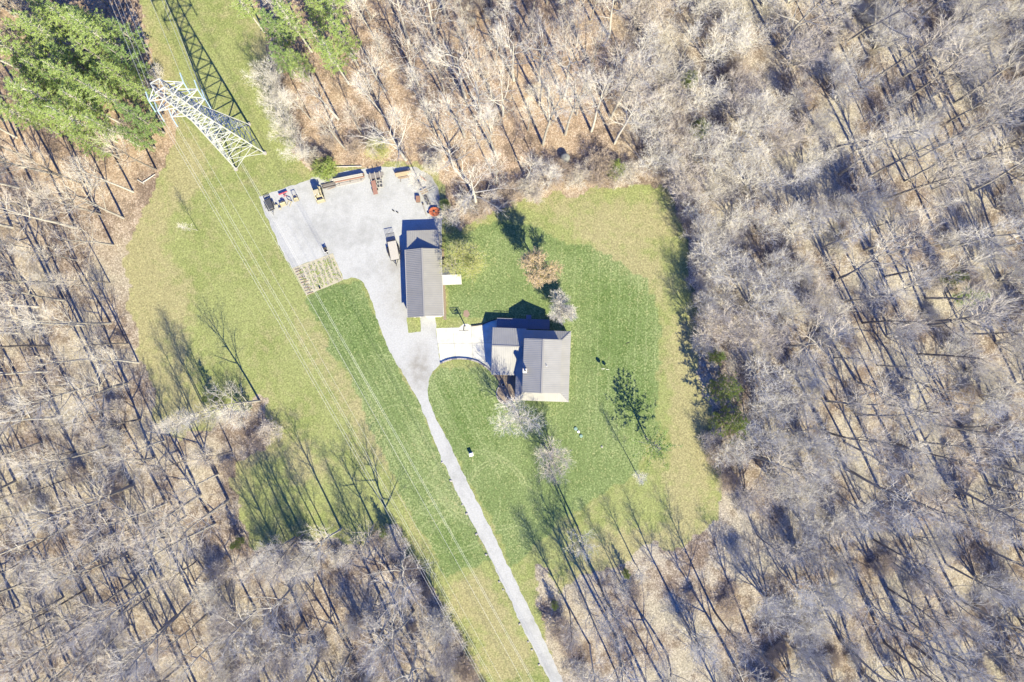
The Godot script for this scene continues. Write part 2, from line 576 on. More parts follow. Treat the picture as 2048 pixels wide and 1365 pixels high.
func build_ground() -> void:
	clearing = pts([250, -60, 262, 0, 300, 90, 335, 190, 368, 262, 345, 300, 330, 345, 300, 410, 262, 470, 252, 540, 255, 620, 285, 700, 300, 790, 322, 850, 350, 880, 400, 870, 450, 830, 500, 795, 535, 800, 545, 850, 530, 890, 480, 925, 462, 985, 478, 1050, 505, 1100, 560, 1085, 640, 1080, 700, 1090, 760, 1062,
		788, 1052, 832, 1130, 872, 1200, 912, 1270, 962, 1365, 1000, 1440, 1160, 1440, 1118, 1365, 1105, 1300, 1085, 1225, 1068, 1150, 1085, 1130, 1115, 1185, 1160, 1160, 1205, 1150, 1250, 1115, 1300, 1090, 1360, 1095, 1420, 1060, 1452, 1000, 1440, 940, 1420, 860, 1402, 780, 1392, 700, 1402, 640, 1388, 560, 1376, 480,
		1362, 420, 1340, 372, 1300, 358, 1200, 372, 1100, 392, 1050, 404, 1000, 412, 960, 442, 925, 452, 890, 430, 885, 380, 866, 342, 830, 332, 760, 328, 690, 336, 640, 346, 622, 338, 600, 310, 580, 260, 565, 200, 545, 130, 522, 60, 490, 0, 470, -60])
	lawn_west = pts([612, 592, 688, 560, 722, 560, 745, 610, 772, 690, 800, 745, 846, 815, 880, 900, 930, 1010, 985, 1120, 962, 1130, 905, 1153, 885, 1146, 868, 1115, 850, 1080, 800, 980, 772, 922, 735, 842, 692, 752, 640, 652])
	lawn_east = pts([890, 470, 935, 470, 1000, 440, 1060, 450, 1130, 478, 1230, 522, 1290, 558, 1312, 605, 1322, 660, 1312, 760, 1310, 860, 1285, 930, 1200, 1000, 1120, 1040, 1040, 1120, 1020, 1130, 955, 1000, 900, 880, 856, 800, 856, 770, 880, 730, 985, 745, 1000, 640, 890, 640])
	gravel = rough_edge(pts([518, 394, 530, 390, 560, 379, 600, 366, 640, 351, 690, 342, 760, 334, 830, 334, 862, 350, 878, 382, 884, 430, 884, 470, 884, 500, 870, 520, 870, 636, 872, 656, 880, 727, 866, 744, 857, 762, 855, 780, 858, 802, 872, 838, 896, 880, 920, 934, 946, 987, 976, 1047, 1006, 1111, 1035, 1170, 1063, 1228, 1095, 1296, 1128, 1365, 1158, 1425,
		1130, 1425, 1100, 1365, 1072, 1309, 1045, 1257, 1010, 1180, 976, 1107, 948, 1054, 921, 1001, 893, 940, 866, 880, 852, 838, 836, 800, 806, 748, 772, 690, 752, 630, 735, 580, 728, 566, 716, 559, 702, 556, 687, 560, 665, 507, 584, 537, 562, 500, 540, 450, 524, 412]), 0.5, 0.3, 4)
	var far := Shape.new()
	far.prism(PackedVector2Array([Vector2(-1600, -1600), Vector2(1600, -1600), Vector2(1600, 1600), Vector2(-1600, 1600)]), -0.05, -0.05)
	var fm := mat("far_litter", Color(0.26, 0.215, 0.165), 0.95)
	worn(fm, noise_tex(41, 0.02, 0.6, 1.0), 0.02)
	structure("ground", far.mesh(), fm)
	var gm := StandardMaterial3D.new()
	gm.resource_name = "ground_cover"
	gm.albedo_texture = ground_picture()
	gm.roughness = 0.95
	gm.metallic_specular = 0.1
	gm.texture_repeat = false
	M["ground_cover"] = gm
	var g2 := StandardMaterial3D.new()
	g2.resource_name = "gravel"
	g2.albedo_texture = gravel_picture()
	g2.roughness = 0.95
	g2.metallic_specular = 0.15
	M["gravel"] = g2
	structure("forest_floor", sheet(PackedVector2Array([Vector2(-GX, -GZ), Vector2(GX, -GZ), Vector2(GX, GZ), Vector2(-GX, GZ)]), -0.016), gm)
	var cl := Geometry2D.intersect_polygons(clearing, PackedVector2Array([Vector2(-GX, -GZ), Vector2(GX, -GZ), Vector2(GX, GZ), Vector2(-GX, GZ)]))
	structure("meadow", sheet(cl[0], -0.012), gm)
	structure("lawn", sheet(lawn_west, -0.006), gm)
	structure("lawn", sheet(lawn_east, -0.006), gm)
	structure("driveway", sheet(gravel, 0.0), g2)
	structure("lawn", sheet(rough_edge(pts([813, 634, 840, 634, 842, 664, 816, 666]), 0.6, 0.15, 9), 0.004), gm)
	# concrete parking pad
	var pad := Shape.new()
	pad.prism(pts([872, 657, 918, 655.5, 927, 648.5, 935, 648, 944, 652.5, 963, 650, 980, 643, 992, 640, 1000, 640, 1000, 750, 988, 747, 983, 742, 972, 733, 957, 723, 938, 717.5, 915, 716.5, 898, 719, 881, 725.5]), -0.05, 0.012)
	structure("concrete_pad", pad.mesh(), M["concrete"])
	# joints cut into the concrete
	var jt := Shape.new()
	for q in [[905, 655.5, 911, 717], [942, 652, 946, 720], [874, 688, 985, 686]]:
		jt.bar(at(q[0], q[1]) + Vector3(0, 0.008, 0), at(q[2], q[3]) + Vector3(0, 0.008, 0), 0.05, 0.014)
	structure("pad_joints", jt.mesh(), M["grey_metal"])
	# gravel strip along the east side of the barn
	structure("path", sheet(rough_edge(pts([882, 498, 888, 498, 893, 640, 886, 640]), 0.7, 0.15, 10), 0.002), M["mulch"])


# ---------------------------------------------------------------- lattice tower and its wires
func build_tower() -> void:
	var base := Vector3((485 - 1024) * S, 0, (294 - 682.5) * S)
	var ax := Vector3(0.876, 0, -0.483)      # along the cross-arms
	var az := Vector3(0.483, 0, 0.876)       # along the line
	var t := thing("transmission_tower", "tall white steel lattice transmission tower standing on the grass corridor", "tower", base)
	var lv := [0.0, 4.4, 8.0, 11.0, 13.6, 15.8, 17.7, 19.3, 20.7, 22.3, 23.9, 25.5, 27.2, 29.6]
	var g: Material = M["galvanised"]
	for i in 4:
		var s := Shape.new()
		s.bar(tower_corner(0.0, i), tower_corner(18.5, i), 0.16, 0.16)
		s.bar(tower_corner(18.5, i), tower_corner(29.6, i), 0.15, 0.15)
		part("leg", s.mesh(), g, t)
		var f := Shape.new()
		f.lathe([[0.35, -0.1], [0.35, 0.25], [0.0, 0.26]], 10, tower_corner(0.0, i))
		part("footing", f.mesh(), M["stone"], t)
	for k in lv.size() - 1:
		for i in 4:
			var j := (i + 1) % 4
			var a: Vector3 = tower_corner(lv[k], i)
			var b: Vector3 = tower_corner(lv[k], j)
			var c: Vector3 = tower_corner(lv[k + 1], j)
			var d: Vector3 = tower_corner(lv[k + 1], i)
			var w := 0.075 if k < 6 else 0.065
			part("brace", Shape.new().bar(a, c, w, w).mesh(), g, t)
			part("brace", Shape.new().bar(b, d, w, w).mesh(), g, t)
			part("brace", Shape.new().bar(d, c, w * 1.15, w * 1.15).mesh(), g, t)
			if k < 3:
				var m := (a + b + c + d) * 0.25
				part("brace", Shape.new().bar((a + d) * 0.5, m, 0.07, 0.07).mesh(), g, t)
				part("brace", Shape.new().bar((b + c) * 0.5, m, 0.07, 0.07).mesh(), g, t)
		if k % 3 == 1:
			part("brace", Shape.new().bar(tower_corner(lv[k], 0), tower_corner(lv[k], 2), 0.07, 0.07).mesh(), g, t)
			part("brace", Shape.new().bar(tower_corner(lv[k], 1), tower_corner(lv[k], 3), 0.07, 0.07).mesh(), g, t)
	var arm_at := [27.2, 23.9, 20.7]
	var half := [2.75, 3.3, 2.85]
	var tips := []
	for n in 3:
		for sd in [-1.0, 1.0]:
			var tip: Vector3 = ax * half[n] * sd + Vector3(0, arm_at[n], 0)
			tips.append(tip)
			var own: Array = [0, 3] if sd < 0 else [1, 2]
			var s := Shape.new()
			for i in own:
				s.bar(tower_corner(arm_at[n], i), tip, 0.12, 0.12)
				s.bar(tower_corner(arm_at[n] + 1.4, i), tip, 0.10, 0.10)
				s.bar((tower_corner(arm_at[n], i) + tip) * 0.5, (tower_corner(arm_at[n] + 1.4, own[1] if i == own[0] else own[0]) + tip) * 0.5, 0.06, 0.06)
			s.bar((tower_corner(arm_at[n], own[0]) + tip) * 0.5, (tower_corner(arm_at[n], own[1]) + tip) * 0.5, 0.06, 0.06)
			part("cross_arm", s.mesh(), g, t)
	for i in 4:
		part("brace", Shape.new().bar(tower_corner(29.6, i), tower_corner(29.6, (i + 1) % 4), 0.09, 0.09).mesh(), g, t)
	# wires: one conductor at each arm, held by strings of glass discs on both sides, and two earth wires at the peak
	var se := Vector3(0.475, 0, 0.88)
	var nw := Vector3(-0.41, 0, -0.912)
	var names := ["left arm, top level", "right arm, top level", "left arm, middle level", "right arm, middle level", "left arm, lowest level", "right arm, lowest level"]
	for n in tips.size():
		var tip: Vector3 = tips[n]
		var s := Shape.new()
		var ends := []
		for dir in [se, nw]:
			var e: Vector3 = tip + dir * 1.6 + Vector3(0, -0.35, 0)
			ends.append(e)
			var p := []
			var r := []
			for q in 25:
				p.append(tip.lerp(e, q / 24.0))
				r.append(0.04 if q % 2 == 0 else 0.11)
			part("insulator", Shape.new().tube(p, r, 8).mesh(), M["insulator"], t)
			s.tube(wire_points(e, dir), wire_radii(0.02), 4)
		var jump := []
		for q in 9:
			var u := q / 8.0
			jump.append(ends[0].lerp(ends[1], u) + Vector3(0, -1.3 * 4 * u * (1 - u), 0))
		s.tube(jump, wire_radii(0.02, 9), 4)
		single("power_line", s.mesh(), M["wire"], "thin power line hung from the tower's " + names[n], "power line", base, 0.0, "power lines on the lattice tower")
	for n in 2:
		var s := Shape.new()
		var p: Vector3 = tower_corner(29.6, [0, 1][n])
		for dir in [se, nw]:
			s.tube(wire_points(p, dir), wire_radii(0.014), 4)
		single("power_line", s.mesh(), M["wire"], "thinnest wire fixed to the tower's peak, " + ["left side", "right side"][n], "power line", base, 0.0, "power lines on the lattice tower")


func tower_corner(h: float, i: int) -> Vector3:
	var w := lerpf(2.97, 0.98, clampf(h / 18.5, 0.0, 1.0)) - clampf((h - 18.5) / 11.0, 0.0, 1.0) * 0.28
	return Vector3(0.876, 0, -0.483) * w * ([-1, 1, 1, -1][i]) + Vector3(0.483, 0, 0.876) * w * ([1, 1, -1, -1][i]) + Vector3(0, h, 0)


func wire_points(from: Vector3, dir: Vector3) -> Array:
	var o := []
	for i in 41:
		var d := 150.0 * i / 40.0
		o.append(from + dir * d + Vector3(0, -4.0 * 9.0 * (d / 260.0) * (1.0 - d / 260.0), 0))
	return o


func wire_radii(r: float, count := 41) -> Array:
	var o := []
	for i in count:
		o.append(r)
	return o


# ---------------------------------------------------------------- roofs and walls
func slope(parent: Node, a: Vector3, b: Vector3, c: Vector3, d: Vector3, skin := "roof", rib := "roof_rib", gap := 0.32) -> void:   # a-b is the eave, d above a, c above b
	var r := part("roof", Shape.new().slab(a, b, c, d, 0.10).mesh(), M[skin], parent)
	var e := (b - a).normalized()
	var len := a.distance_to(b)
	var sd := (d - a).dot(e)
	var sc := (c - a).dot(e)
	var up := (d - a) - e * sd
	var nrm := e.cross(up).normalized()
	if nrm.y < 0:
		nrm = -nrm
	var s := Shape.new()
	var x := gap * 0.5
	while x < len:
		var f := 1.0
		if sd > 0.01 and x < sd:
			f = minf(f, x / sd)
		if sc < len - 0.01 and x > sc:
			f = minf(f, (len - x) / (len - sc))
		if sd < -0.01 or f < 0.05:
			f = maxf(f, 0.02)
		var p := a + e * x + nrm * 0.012
		s.bar(p, p + up * f, 0.05, 0.06)
		x += gap
	var m := part("seams", s.mesh(), M[rib], r)
	m.set_meta("kind", "stuff")


func gable(parent: Node, x0: float, x1: float, xm: float, z: float, he: float, hr: float, m: Material, along_x := true) -> void:   # a gable wall in the plane z (or x)
	var s := Shape.new()
	var t := 0.10
	for k in [-1.0, 1.0]:
		var pp := []
		for q in [[x0, 0.0], [x1, 0.0], [x1, he], [xm, hr], [x0, he]]:
			pp.append(Vector3(q[0], q[1], z + k * t) if along_x else Vector3(z + k * t, q[1], q[0]))
		var out := Vector3(0, 0, k) if along_x else Vector3(k, 0, 0)
		s.face3(pp[0], pp[1], pp[2], out)
		s.face3(pp[0], pp[2], pp[3], out)
		s.face3(pp[0], pp[3], pp[4], out)
	part("wall", s.mesh(), m, parent)


func opening(parent: Node, called: String, at: Vector3, w: float, h: float, facing: Vector3, fill: Material, panes := 0) -> void:
	var b := Basis(facing.cross(Vector3.UP).normalized() * -1.0, Vector3.UP, facing)
	var fr := Shape.new()
	for k in [-1.0, 1.0]:
		fr.box(at + b.x * k * (w * 0.5 + 0.04) + facing * 0.03, Vector3(0.08, h + 0.16, 0.08), b)
		fr.box(at + b.y * k * (h * 0.5 + 0.04) + facing * 0.03, Vector3(w, 0.08, 0.08), b)
	for k in panes:
		fr.box(at + b.y * (-h * 0.5 + h * (k + 1.0) / (panes + 1.0)) + facing * 0.035, Vector3(w, 0.035, 0.05), b)
	var o := part(called, fr.mesh(), M["white_paint"], parent)
	part("pane" if called == "window" else "leaf", Shape.new().box(at + facing * 0.015, Vector3(w, h, 0.05), b).mesh(), fill, o)


func build_barn() -> void:
	var o := thing("barn", "long metal-roofed barn beside the gravel yard with lower lean-to at its far end", "barn", Vector3(-15.49, 0, -10.23), 0.035)
	var hx := 3.15
	var hz := 5.98
	var e := 2.45
	var r := 3.95
	slope(o, Vector3(-hx, e, hz), Vector3(-hx, e, -hz), Vector3(0, r, -hz), Vector3(0, r, hz))
	slope(o, Vector3(hx, e, -hz), Vector3(hx, e, hz), Vector3(0, r, hz), Vector3(0, r, -hz))
	part("ridge_cap", Shape.new().bar(Vector3(0, r + 0.02, -hz), Vector3(0, r + 0.02, hz), 0.30, 0.06).mesh(), M["roof_rib"], o)
	gable(o, -2.95, 2.95, 0.0, hz - 0.2, e - 0.05, r - 0.16, M["siding"])
	gable(o, -2.95, 2.95, 0.0, -hz + 0.14, e - 0.05, r - 0.16, M["siding"])
	for k in [-1.0, 1.0]:
		part("wall", Shape.new().box(Vector3(k * 2.95, 1.19, 0), Vector3(0.2, 2.38, hz * 2 - 0.62)).mesh(), M["siding"], o)
		part("gutter", Shape.new().box(Vector3(k * (hx + 0.05), e - 0.06, 0), Vector3(0.1, 0.1, hz * 2)).mesh(), M["trim"], o)
	# lean-to to the north, falling away from the barn
	slope(o, Vector3(2.86, 1.95, -9.42), Vector3(-2.86, 1.95, -9.42), Vector3(-2.86, 2.42, -hz + 0.10), Vector3(2.86, 2.42, -hz + 0.10))
	part("wall", Shape.new().box(Vector3(0, 0.92, -9.2), Vector3(5.2, 1.84, 0.16)).mesh(), M["siding_dark"], o)
	for k in [-1.0, 1.0]:
		part("wall", Shape.new().box(Vector3(k * 2.66, 0.92, -7.58), Vector3(0.16, 1.84, 3.06)).mesh(), M["siding"], o)
	opening(o, "garage_door", Vector3(1.35, 1.1, hz - 0.10), 2.5, 2.1, Vector3.BACK, M["white_paint"], 3)
	opening(o, "door", Vector3(-1.6, 1.0, hz - 0.10), 0.9, 2.0, Vector3.BACK, M["siding_dark"])
	opening(o, "garage_door", Vector3(-3.05, 1.1, -2.5), 2.8, 2.1, Vector3.LEFT, M["white_paint"], 3)
	opening(o, "window", Vector3(-3.05, 1.4, 3.0), 1.0, 0.9, Vector3.LEFT, M["glass"], 1)
	opening(o, "window", Vector3(3.05, 1.4, -2.0), 1.0, 0.9, Vector3.RIGHT, M["glass"], 1)
	opening(o, "window", Vector3(3.05, 1.4, 5.0), 1.0, 0.9, Vector3.RIGHT, M["glass"], 1)
	# small shed against the east side, its shaded north slope given a darker colour
	var c := W(902, 550, 2.4)
	var q := thing("shed", "small shed with white sunlit and dark shaded metal roof slopes against the barn's east side", "shed", Vector3(c.x, 0, c.z), 0.035)
	slope(q, Vector3(0.86, 1.75, -1.48), Vector3(-1.6, 1.75, -1.48), Vector3(-1.6, 2.45, 0), Vector3(0.86, 2.45, 0), "roof", "roof_rib", 0.24)
	slope(q, Vector3(-1.6, 1.95, 1.7), Vector3(1.78, 1.95, 1.7), Vector3(1.78, 2.48, -0.03), Vector3(-1.6, 2.48, -0.03), "white_roof", "white_rib", 0.24)
	part("wall", Shape.new().box(Vector3(0.65, 0.9, -0.7), Vector3(0.1, 1.8, 1.3)).mesh(), M["siding_dark"], q)
	part("wall", Shape.new().box(Vector3(-0.4, 0.85, -1.3), Vector3(2.0, 1.7, 0.1)).mesh(), M["siding_dark"], q)
	for k in [0.1, 1.55]:
		part("post", Shape.new().box(Vector3(1.65, 0.95, k), Vector3(0.1, 1.9, 0.1)).mesh(), M["grey_wood"], q)
	part("wall", Shape.new().box(Vector3(-1.4, 0.95, 0.8), Vector3(0.1, 1.9, 1.4)).mesh(), M["siding"], q)


func build_house() -> void:
	var o := thing("house", "grey metal-roofed house with attached garage wing, wraparound lower roof and chimney", "house", Vector3(5.21, 0, 4.31), -0.035)
	var e := 4.72
	var r := 6.1
	var hx := 3.28
	var hz := 4.66
	slope(o, Vector3(-hx, e, hz), Vector3(-hx, e, -hz), Vector3(0, r, -hz), Vector3(0, r, hz), "house_roof", "house_rib")
	slope(o, Vector3(hx, e, -hz), Vector3(hx, e, hz), Vector3(0, r, hz), Vector3(0, r, -hz), "house_roof", "house_rib")
	part("ridge_cap", Shape.new().bar(Vector3(0, r + 0.02, -hz), Vector3(0, r + 0.02, hz), 0.30, 0.06).mesh(), M["roof_rib"], o)
	gable(o, -2.95, 2.95, 0.0, hz - 0.3, e - 0.0, r - 0.17, M["siding"])
	gable(o, -2.95, 2.95, 0.0, -hz + 0.3, e - 0.0, r - 0.17, M["siding"])
	for k in [-1.0, 1.0]:
		part("wall", Shape.new().box(Vector3(k * 2.95, e * 0.5, 0), Vector3(0.2, e, hz * 2 - 0.82)).mesh(), M["siding"], o)
	# lower roof wrapped round the tall part
	var w0 := -4.5
	var w1 := 5.0
	var z0 := -6.2
	var z1 := 6.3
	var le := 2.42
	var li := 3.2
	var i0 := -2.9
	var i1 := 3.12
	var k0 := -4.32
	var k1 := 4.42
	slope(o, Vector3(w1, le, z0), Vector3(w0, le, z0), Vector3(i0, li, k0), Vector3(i1, li, k0), "house_roof", "house_rib")
	slope(o, Vector3(w1, le, z1), Vector3(w1, le, z0), Vector3(i1, li, k0), Vector3(i1, li, k1), "house_roof", "house_rib")
	slope(o, Vector3(w0, le, z1), Vector3(w1, le, z1), Vector3(i1, li, k1), Vector3(i0, li, k1), "house_roof", "house_rib")
	slope(o, Vector3(w0, le, -1.6), Vector3(w0, le, z1), Vector3(i0, li, k1), Vector3(i0, li, -1.6), "house_roof", "house_rib")
	for q in [[Vector3(w1, le, z0), Vector3(i1, li, k0)], [Vector3(w1, le, z1), Vector3(i1, li, k1)], [Vector3(w0, le, z1), Vector3(i0, li, k1)]]:
		part("hip_cap", Shape.new().bar(q[0] + Vector3(0, 0.03, 0), q[1] + Vector3(0, 0.03, 0), 0.16, 0.05).mesh(), M["roof_rib"], o)
	part("wall", Shape.new().box(Vector3(4.6, 1.15, 0.05), Vector3(0.2, 2.3, 11.5)).mesh(), M["siding"], o)
	part("wall", Shape.new().box(Vector3(0.25, 1.15, 5.9), Vector3(8.5, 2.3, 0.2)).mesh(), M["siding"], o)
	part("wall", Shape.new().box(Vector3(0.25, 1.15, -5.8), Vector3(8.5, 2.3, 0.2)).mesh(), M["siding"], o)
	part("wall", Shape.new().box(Vector3(-4.1, 1.15, 3.95), Vector3(0.2, 2.3, 3.7)).mesh(), M["siding"], o)
	# garage wing to the west
	var g0 := -8.83
	var gr := -3.2
	slope(o, Vector3(-2.9, 2.44, -6.4), Vector3(g0, 2.44, -6.4), Vector3(g0, 3.42, gr), Vector3(-2.9, 3.42, gr), "house_roof", "house_rib")
	slope(o, Vector3(g0, 1.93, 1.96), Vector3(-2.9, 1.93, 1.96), Vector3(-2.9, 3.42, gr), Vector3(g0, 3.42, gr), "house_roof", "house_rib")
	part("ridge_cap", Shape.new().bar(Vector3(g0, 3.44, gr), Vector3(-3.1, 3.44, gr), 0.24, 0.05).mesh(), M["roof_rib"], o)
	gable(o, -6.1, 1.7, gr, g0 + 0.3, 1.9, 3.25, M["siding"], false)
	part("wall", Shape.new().box(Vector3(-6.5, 1.1, -6.05), Vector3(4.0, 2.2, 0.2)).mesh(), M["siding"], o)
	part("wall", Shape.new().box(Vector3(-6.4, 0.9, 1.6), Vector3(4.3, 1.75, 0.2)).mesh(), M["siding"], o)
	opening(o, "garage_door", Vector3(g0 + 0.2, 1.02, -3.9), 2.6, 1.95, Vector3.LEFT, M["white_paint"], 3)
	opening(o, "garage_door", Vector3(g0 + 0.2, 1.02, -0.8), 2.4, 1.7, Vector3.LEFT, M["white_paint"], 3)
	for k in [-3.0, 0.0, 3.4]:
		opening(o, "window", Vector3(4.7, 1.35, k), 1.0, 1.2, Vector3.RIGHT, M["glass"], 1)
	for k in [-2.4, 2.8]:
		opening(o, "window", Vector3(k, 1.35, 6.0), 1.2, 1.2, Vector3.BACK, M["glass"], 1)
	opening(o, "door", Vector3(0.3, 1.05, 6.0), 0.95, 2.05, Vector3.BACK, M["siding_dark"])
	opening(o, "window", Vector3(-0.9, 4.3, -hz + 0.2), 0.8, 1.0, Vector3.FORWARD, M["glass"], 1)
	opening(o, "window", Vector3(0.9, 4.3, -hz + 0.2), 0.8, 1.0, Vector3.FORWARD, M["glass"], 1)
	opening(o, "window", Vector3(-0.9, 4.3, hz - 0.2), 0.8, 1.0, Vector3.BACK, M["glass"], 1)
	opening(o, "window", Vector3(0.9, 4.3, hz - 0.2), 0.8, 1.0, Vector3.BACK, M["glass"], 1)
	# chimney with a flue opening, and a vent pipe
	var ch := part("chimney", Shape.new().box(Vector3(-2.98, 4.35, 0.9), Vector3(0.66, 3.0, 0.66)).mesh(), M["brick"], o)
	part("cap", Shape.new().box(Vector3(-2.98, 5.88, 0.9), Vector3(0.74, 0.08, 0.74)).mesh(), M["brick"], ch)
	part("flue", Shape.new().lathe([[0.14, 5.9], [0.14, 6.15], [0.10, 6.15], [0.10, 5.93], [0.0, 5.93]], 12, Vector3(-2.94, 0, 0.84)).mesh(), M["dark_metal"], ch)
	part("vent_pipe", Shape.new().lathe([[0.09, 5.5], [0.06, 5.9], [0.06, 6.25], [0.0, 6.25]], 10, Vector3(0.75, 0, -0.05)).mesh(), M["white_paint"], o)
	# timber deck on the shaded north side
	var d := thing("deck", "weathered timber deck along the shaded north side of the house", "deck", Vector3(5.21, 0, 4.31), -0.035)
	for sec in [[-8.2, -2.45, 0.52], [-2.42, 1.3, 0.42]]:
		part("frame", Shape.new().box(Vector3((sec[0] + sec[1]) * 0.5, sec[2] * 0.5 - 0.03, -7.28), Vector3(sec[1] - sec[0] - 0.06, sec[2] - 0.06, 1.66)).mesh(), M["dark_wood"], d)
		for k in 12:
			part("board", Shape.new().box(Vector3((sec[0] + sec[1]) * 0.5 + rf(-0.02, 0.02), sec[2] - 0.015 + rf(-0.006, 0.006), -8.06 + k * 0.145), Vector3(sec[1] - sec[0], 0.035, 0.132)).mesh(), M["deck"], d)
	for k in 3:
		part("step", Shape.new().box(Vector3(-2.5, 0.38 - k * 0.13, -8.3 - k * 0.24), Vector3(0.92, 0.06, 0.26)).mesh(), M["deck"], d)
	for k in 9:
		part("post", Shape.new().box(Vector3(-8.15 + k * 1.17, 0.72, -8.1), Vector3(0.08, 0.9, 0.08)).mesh(), M["deck"], d)
	for q in [[-8.15, -3.0], [-2.0, 1.25]]:
		part("rail", Shape.new().box(Vector3((q[0] + q[1]) * 0.5, 1.18, -8.1), Vector3(q[1] - q[0], 0.05, 0.10)).mesh(), M["deck"], d)


# ---------------------------------------------------------------- things in the gravel yard
func at(px: float, py: float) -> Vector3:
	return W(px, py, 0.0)


func wheel(parent: Node, c: Vector3, r: float, w: float, axis: Vector3) -> void:
	var p := [c - axis * w * 0.5, c - axis * w * 0.42, c + axis * w * 0.42, c + axis * w * 0.5]
	var t := part("wheel", Shape.new().tube(p, [r * 0.86, r, r, r * 0.86], 14, true).mesh(), M["rubber"], parent)
	part("rim", Shape.new().tube([c - axis * w * 0.54, c + axis * w * 0.54], [r * 0.5, r * 0.5], 10, true).mesh(), M["grey_metal"], t)


func build_yard() -> void:
	# --- small mesh trailer in the yard's west corner
	var o := thing("utility_trailer", "small dark utility trailer of open mesh in the yard's north-west corner", "trailer", at(540.5, 411), yaw_of(100, 240))
	part("frame", Shape.new().box(Vector3(0, 0.45, 0.56), Vector3(2.0, 0.08, 0.07)).box(Vector3(0, 0.45, -0.56), Vector3(2.0, 0.08, 0.07)).box(Vector3(1.0, 0.45, 0), Vector3(0.07, 0.08, 1.19)).box(Vector3(-1.0, 0.45, 0), Vector3(0.07, 0.08, 1.19)).mesh(), M["black_metal"], o)
	for k in 8:
		part("slat", Shape.new().box(Vector3(-0.87 + k * 0.25, 0.44, 0), Vector3(0.19, 0.03, 1.05)).mesh(), M["dark_metal"], o)
	for k in [-1.0, 1.0]:
		part("side_rail", Shape.new().bar(Vector3(-1.0, 0.80, k * 0.56), Vector3(1.0, 0.80, k * 0.56), 0.05, 0.05).bar(Vector3(1.0, 0.45, k * 0.56), Vector3(1.0, 0.80, k * 0.56), 0.05, 0.05).bar(Vector3(-1.0, 0.45, k * 0.56), Vector3(-1.0, 0.80, k * 0.56), 0.05, 0.05).bar(Vector3(0, 0.45, k * 0.56), Vector3(0, 0.80, k * 0.56), 0.04, 0.04).mesh(), M["black_metal"], o)
		part("fender", Shape.new().box(Vector3(0.05, 0.62, k * 0.72), Vector3(0.75, 0.04, 0.24)).mesh(), M["dark_metal"], o)
		wheel(o, Vector3(0.05, 0.29, k * 0.72), 0.29, 0.18, Vector3(0, 0, 1))
	part("tongue", Shape.new().bar(Vector3(1.0, 0.44, 0.4), Vector3(1.75, 0.42, 0), 0.06, 0.06).bar(Vector3(1.0, 0.44, -0.4), Vector3(1.75, 0.42, 0), 0.06, 0.06).bar(Vector3(1.7, 0.42, 0), Vector3(1.95, 0.42, 0), 0.09, 0.07).mesh(), M["grey_metal"], o)
	var gt := Shape.new()
	for k in 5:
		gt.bar(Vector3(-1.02, 0.46, -0.5 + k * 0.25), Vector3(-2.15, 0.16, -0.5 + k * 0.25), 0.04, 0.04)
	for k in 3:
		gt.bar(Vector3(-1.1 - k * 0.5, 0.44 - k * 0.14, -0.52), Vector3(-1.1 - k * 0.5, 0.44 - k * 0.14, 0.52), 0.04, 0.04)
	part("ramp_gate", gt.mesh(), M["black_metal"], o)

	# --- red grader blade
	o = thing("grader_blade", "red tractor grader blade lying beside the small mesh trailer", "implement", at(566.5, 387.5), yaw_of(217, -85))
	var bl := Shape.new()
	for k in 6:
		var a0 := -0.5 + k * 0.17
		bl.box(Vector3(0, 0.08 + k * 0.085, -0.10 + absf(k - 2.5) * 0.025), Vector3(1.6, 0.088, 0.03), Basis(Vector3.RIGHT, a0 * 0.5))
	part("blade", bl.mesh(), M["red_paint"], o)
	part("arm", Shape.new().bar(Vector3(0.1, 0.35, -0.05), Vector3(0.18, 0.35, 0.62), 0.12, 0.12).bar(Vector3(0.18, 0.35, 0.6), Vector3(-0.12, 0.40, 0.72), 0.07, 0.07).bar(Vector3(0.18, 0.35, 0.6), Vector3(0.5, 0.40, 0.66), 0.07, 0.07).bar(Vector3(0.17, 0.35, 0.55), Vector3(0.17, 0.75, 0.66), 0.06, 0.06).mesh(), M["red_paint"], o)

	# --- cream loader attachments
	o = thing("loader_bucket", "cream steel loader bucket nearest the red grader blade", "attachment", at(566, 408.5), yaw_of(4, -1.4))
	part("shell", bucket(1.05, 0.75, 0.62), M["cream_paint"], o)
	part("mount", Shape.new().box(Vector3(0.1, 0.42, -0.42), Vector3(0.5, 0.4, 0.06)).mesh(), M["dark_metal"], o)
	o = thing("loader_bucket", "cream loader bucket with dark frame, rightmost of the scattered attachments", "attachment", at(592.5, 399), yaw_of(4, -1.2))
	part("shell", bucket(0.85, 0.68, 0.6), M["cream_paint"], o)
	part("mount", Shape.new().bar(Vector3(-0.35, 0.3, -0.3), Vector3(-0.30, 1.0, -0.62), 0.07, 0.07).bar(Vector3(0.35, 0.3, -0.3), Vector3(0.30, 1.0, -0.62), 0.07, 0.07).bar(Vector3(-0.31, 0.98, -0.6), Vector3(0.31, 0.98, -0.6), 0.07, 0.07).mesh(), M["cream_paint"], o)
	o = thing("pallet_forks", "cream pallet fork frame standing between the two cream buckets", "attachment", at(580.5, 403), yaw_of(4, 1.6))
	part("frame", Shape.new().bar(Vector3(-0.4, 0.1, 0), Vector3(-0.4, 0.85, 0), 0.08, 0.08).bar(Vector3(0.4, 0.1, 0), Vector3(0.4, 0.85, 0), 0.08, 0.08).bar(Vector3(-0.4, 0.82, 0), Vector3(0.4, 0.82, 0), 0.1, 0.1).bar(Vector3(-0.4, 0.2, 0), Vector3(0.4, 0.2, 0), 0.1, 0.1).mesh(), M["cream_paint"], o)
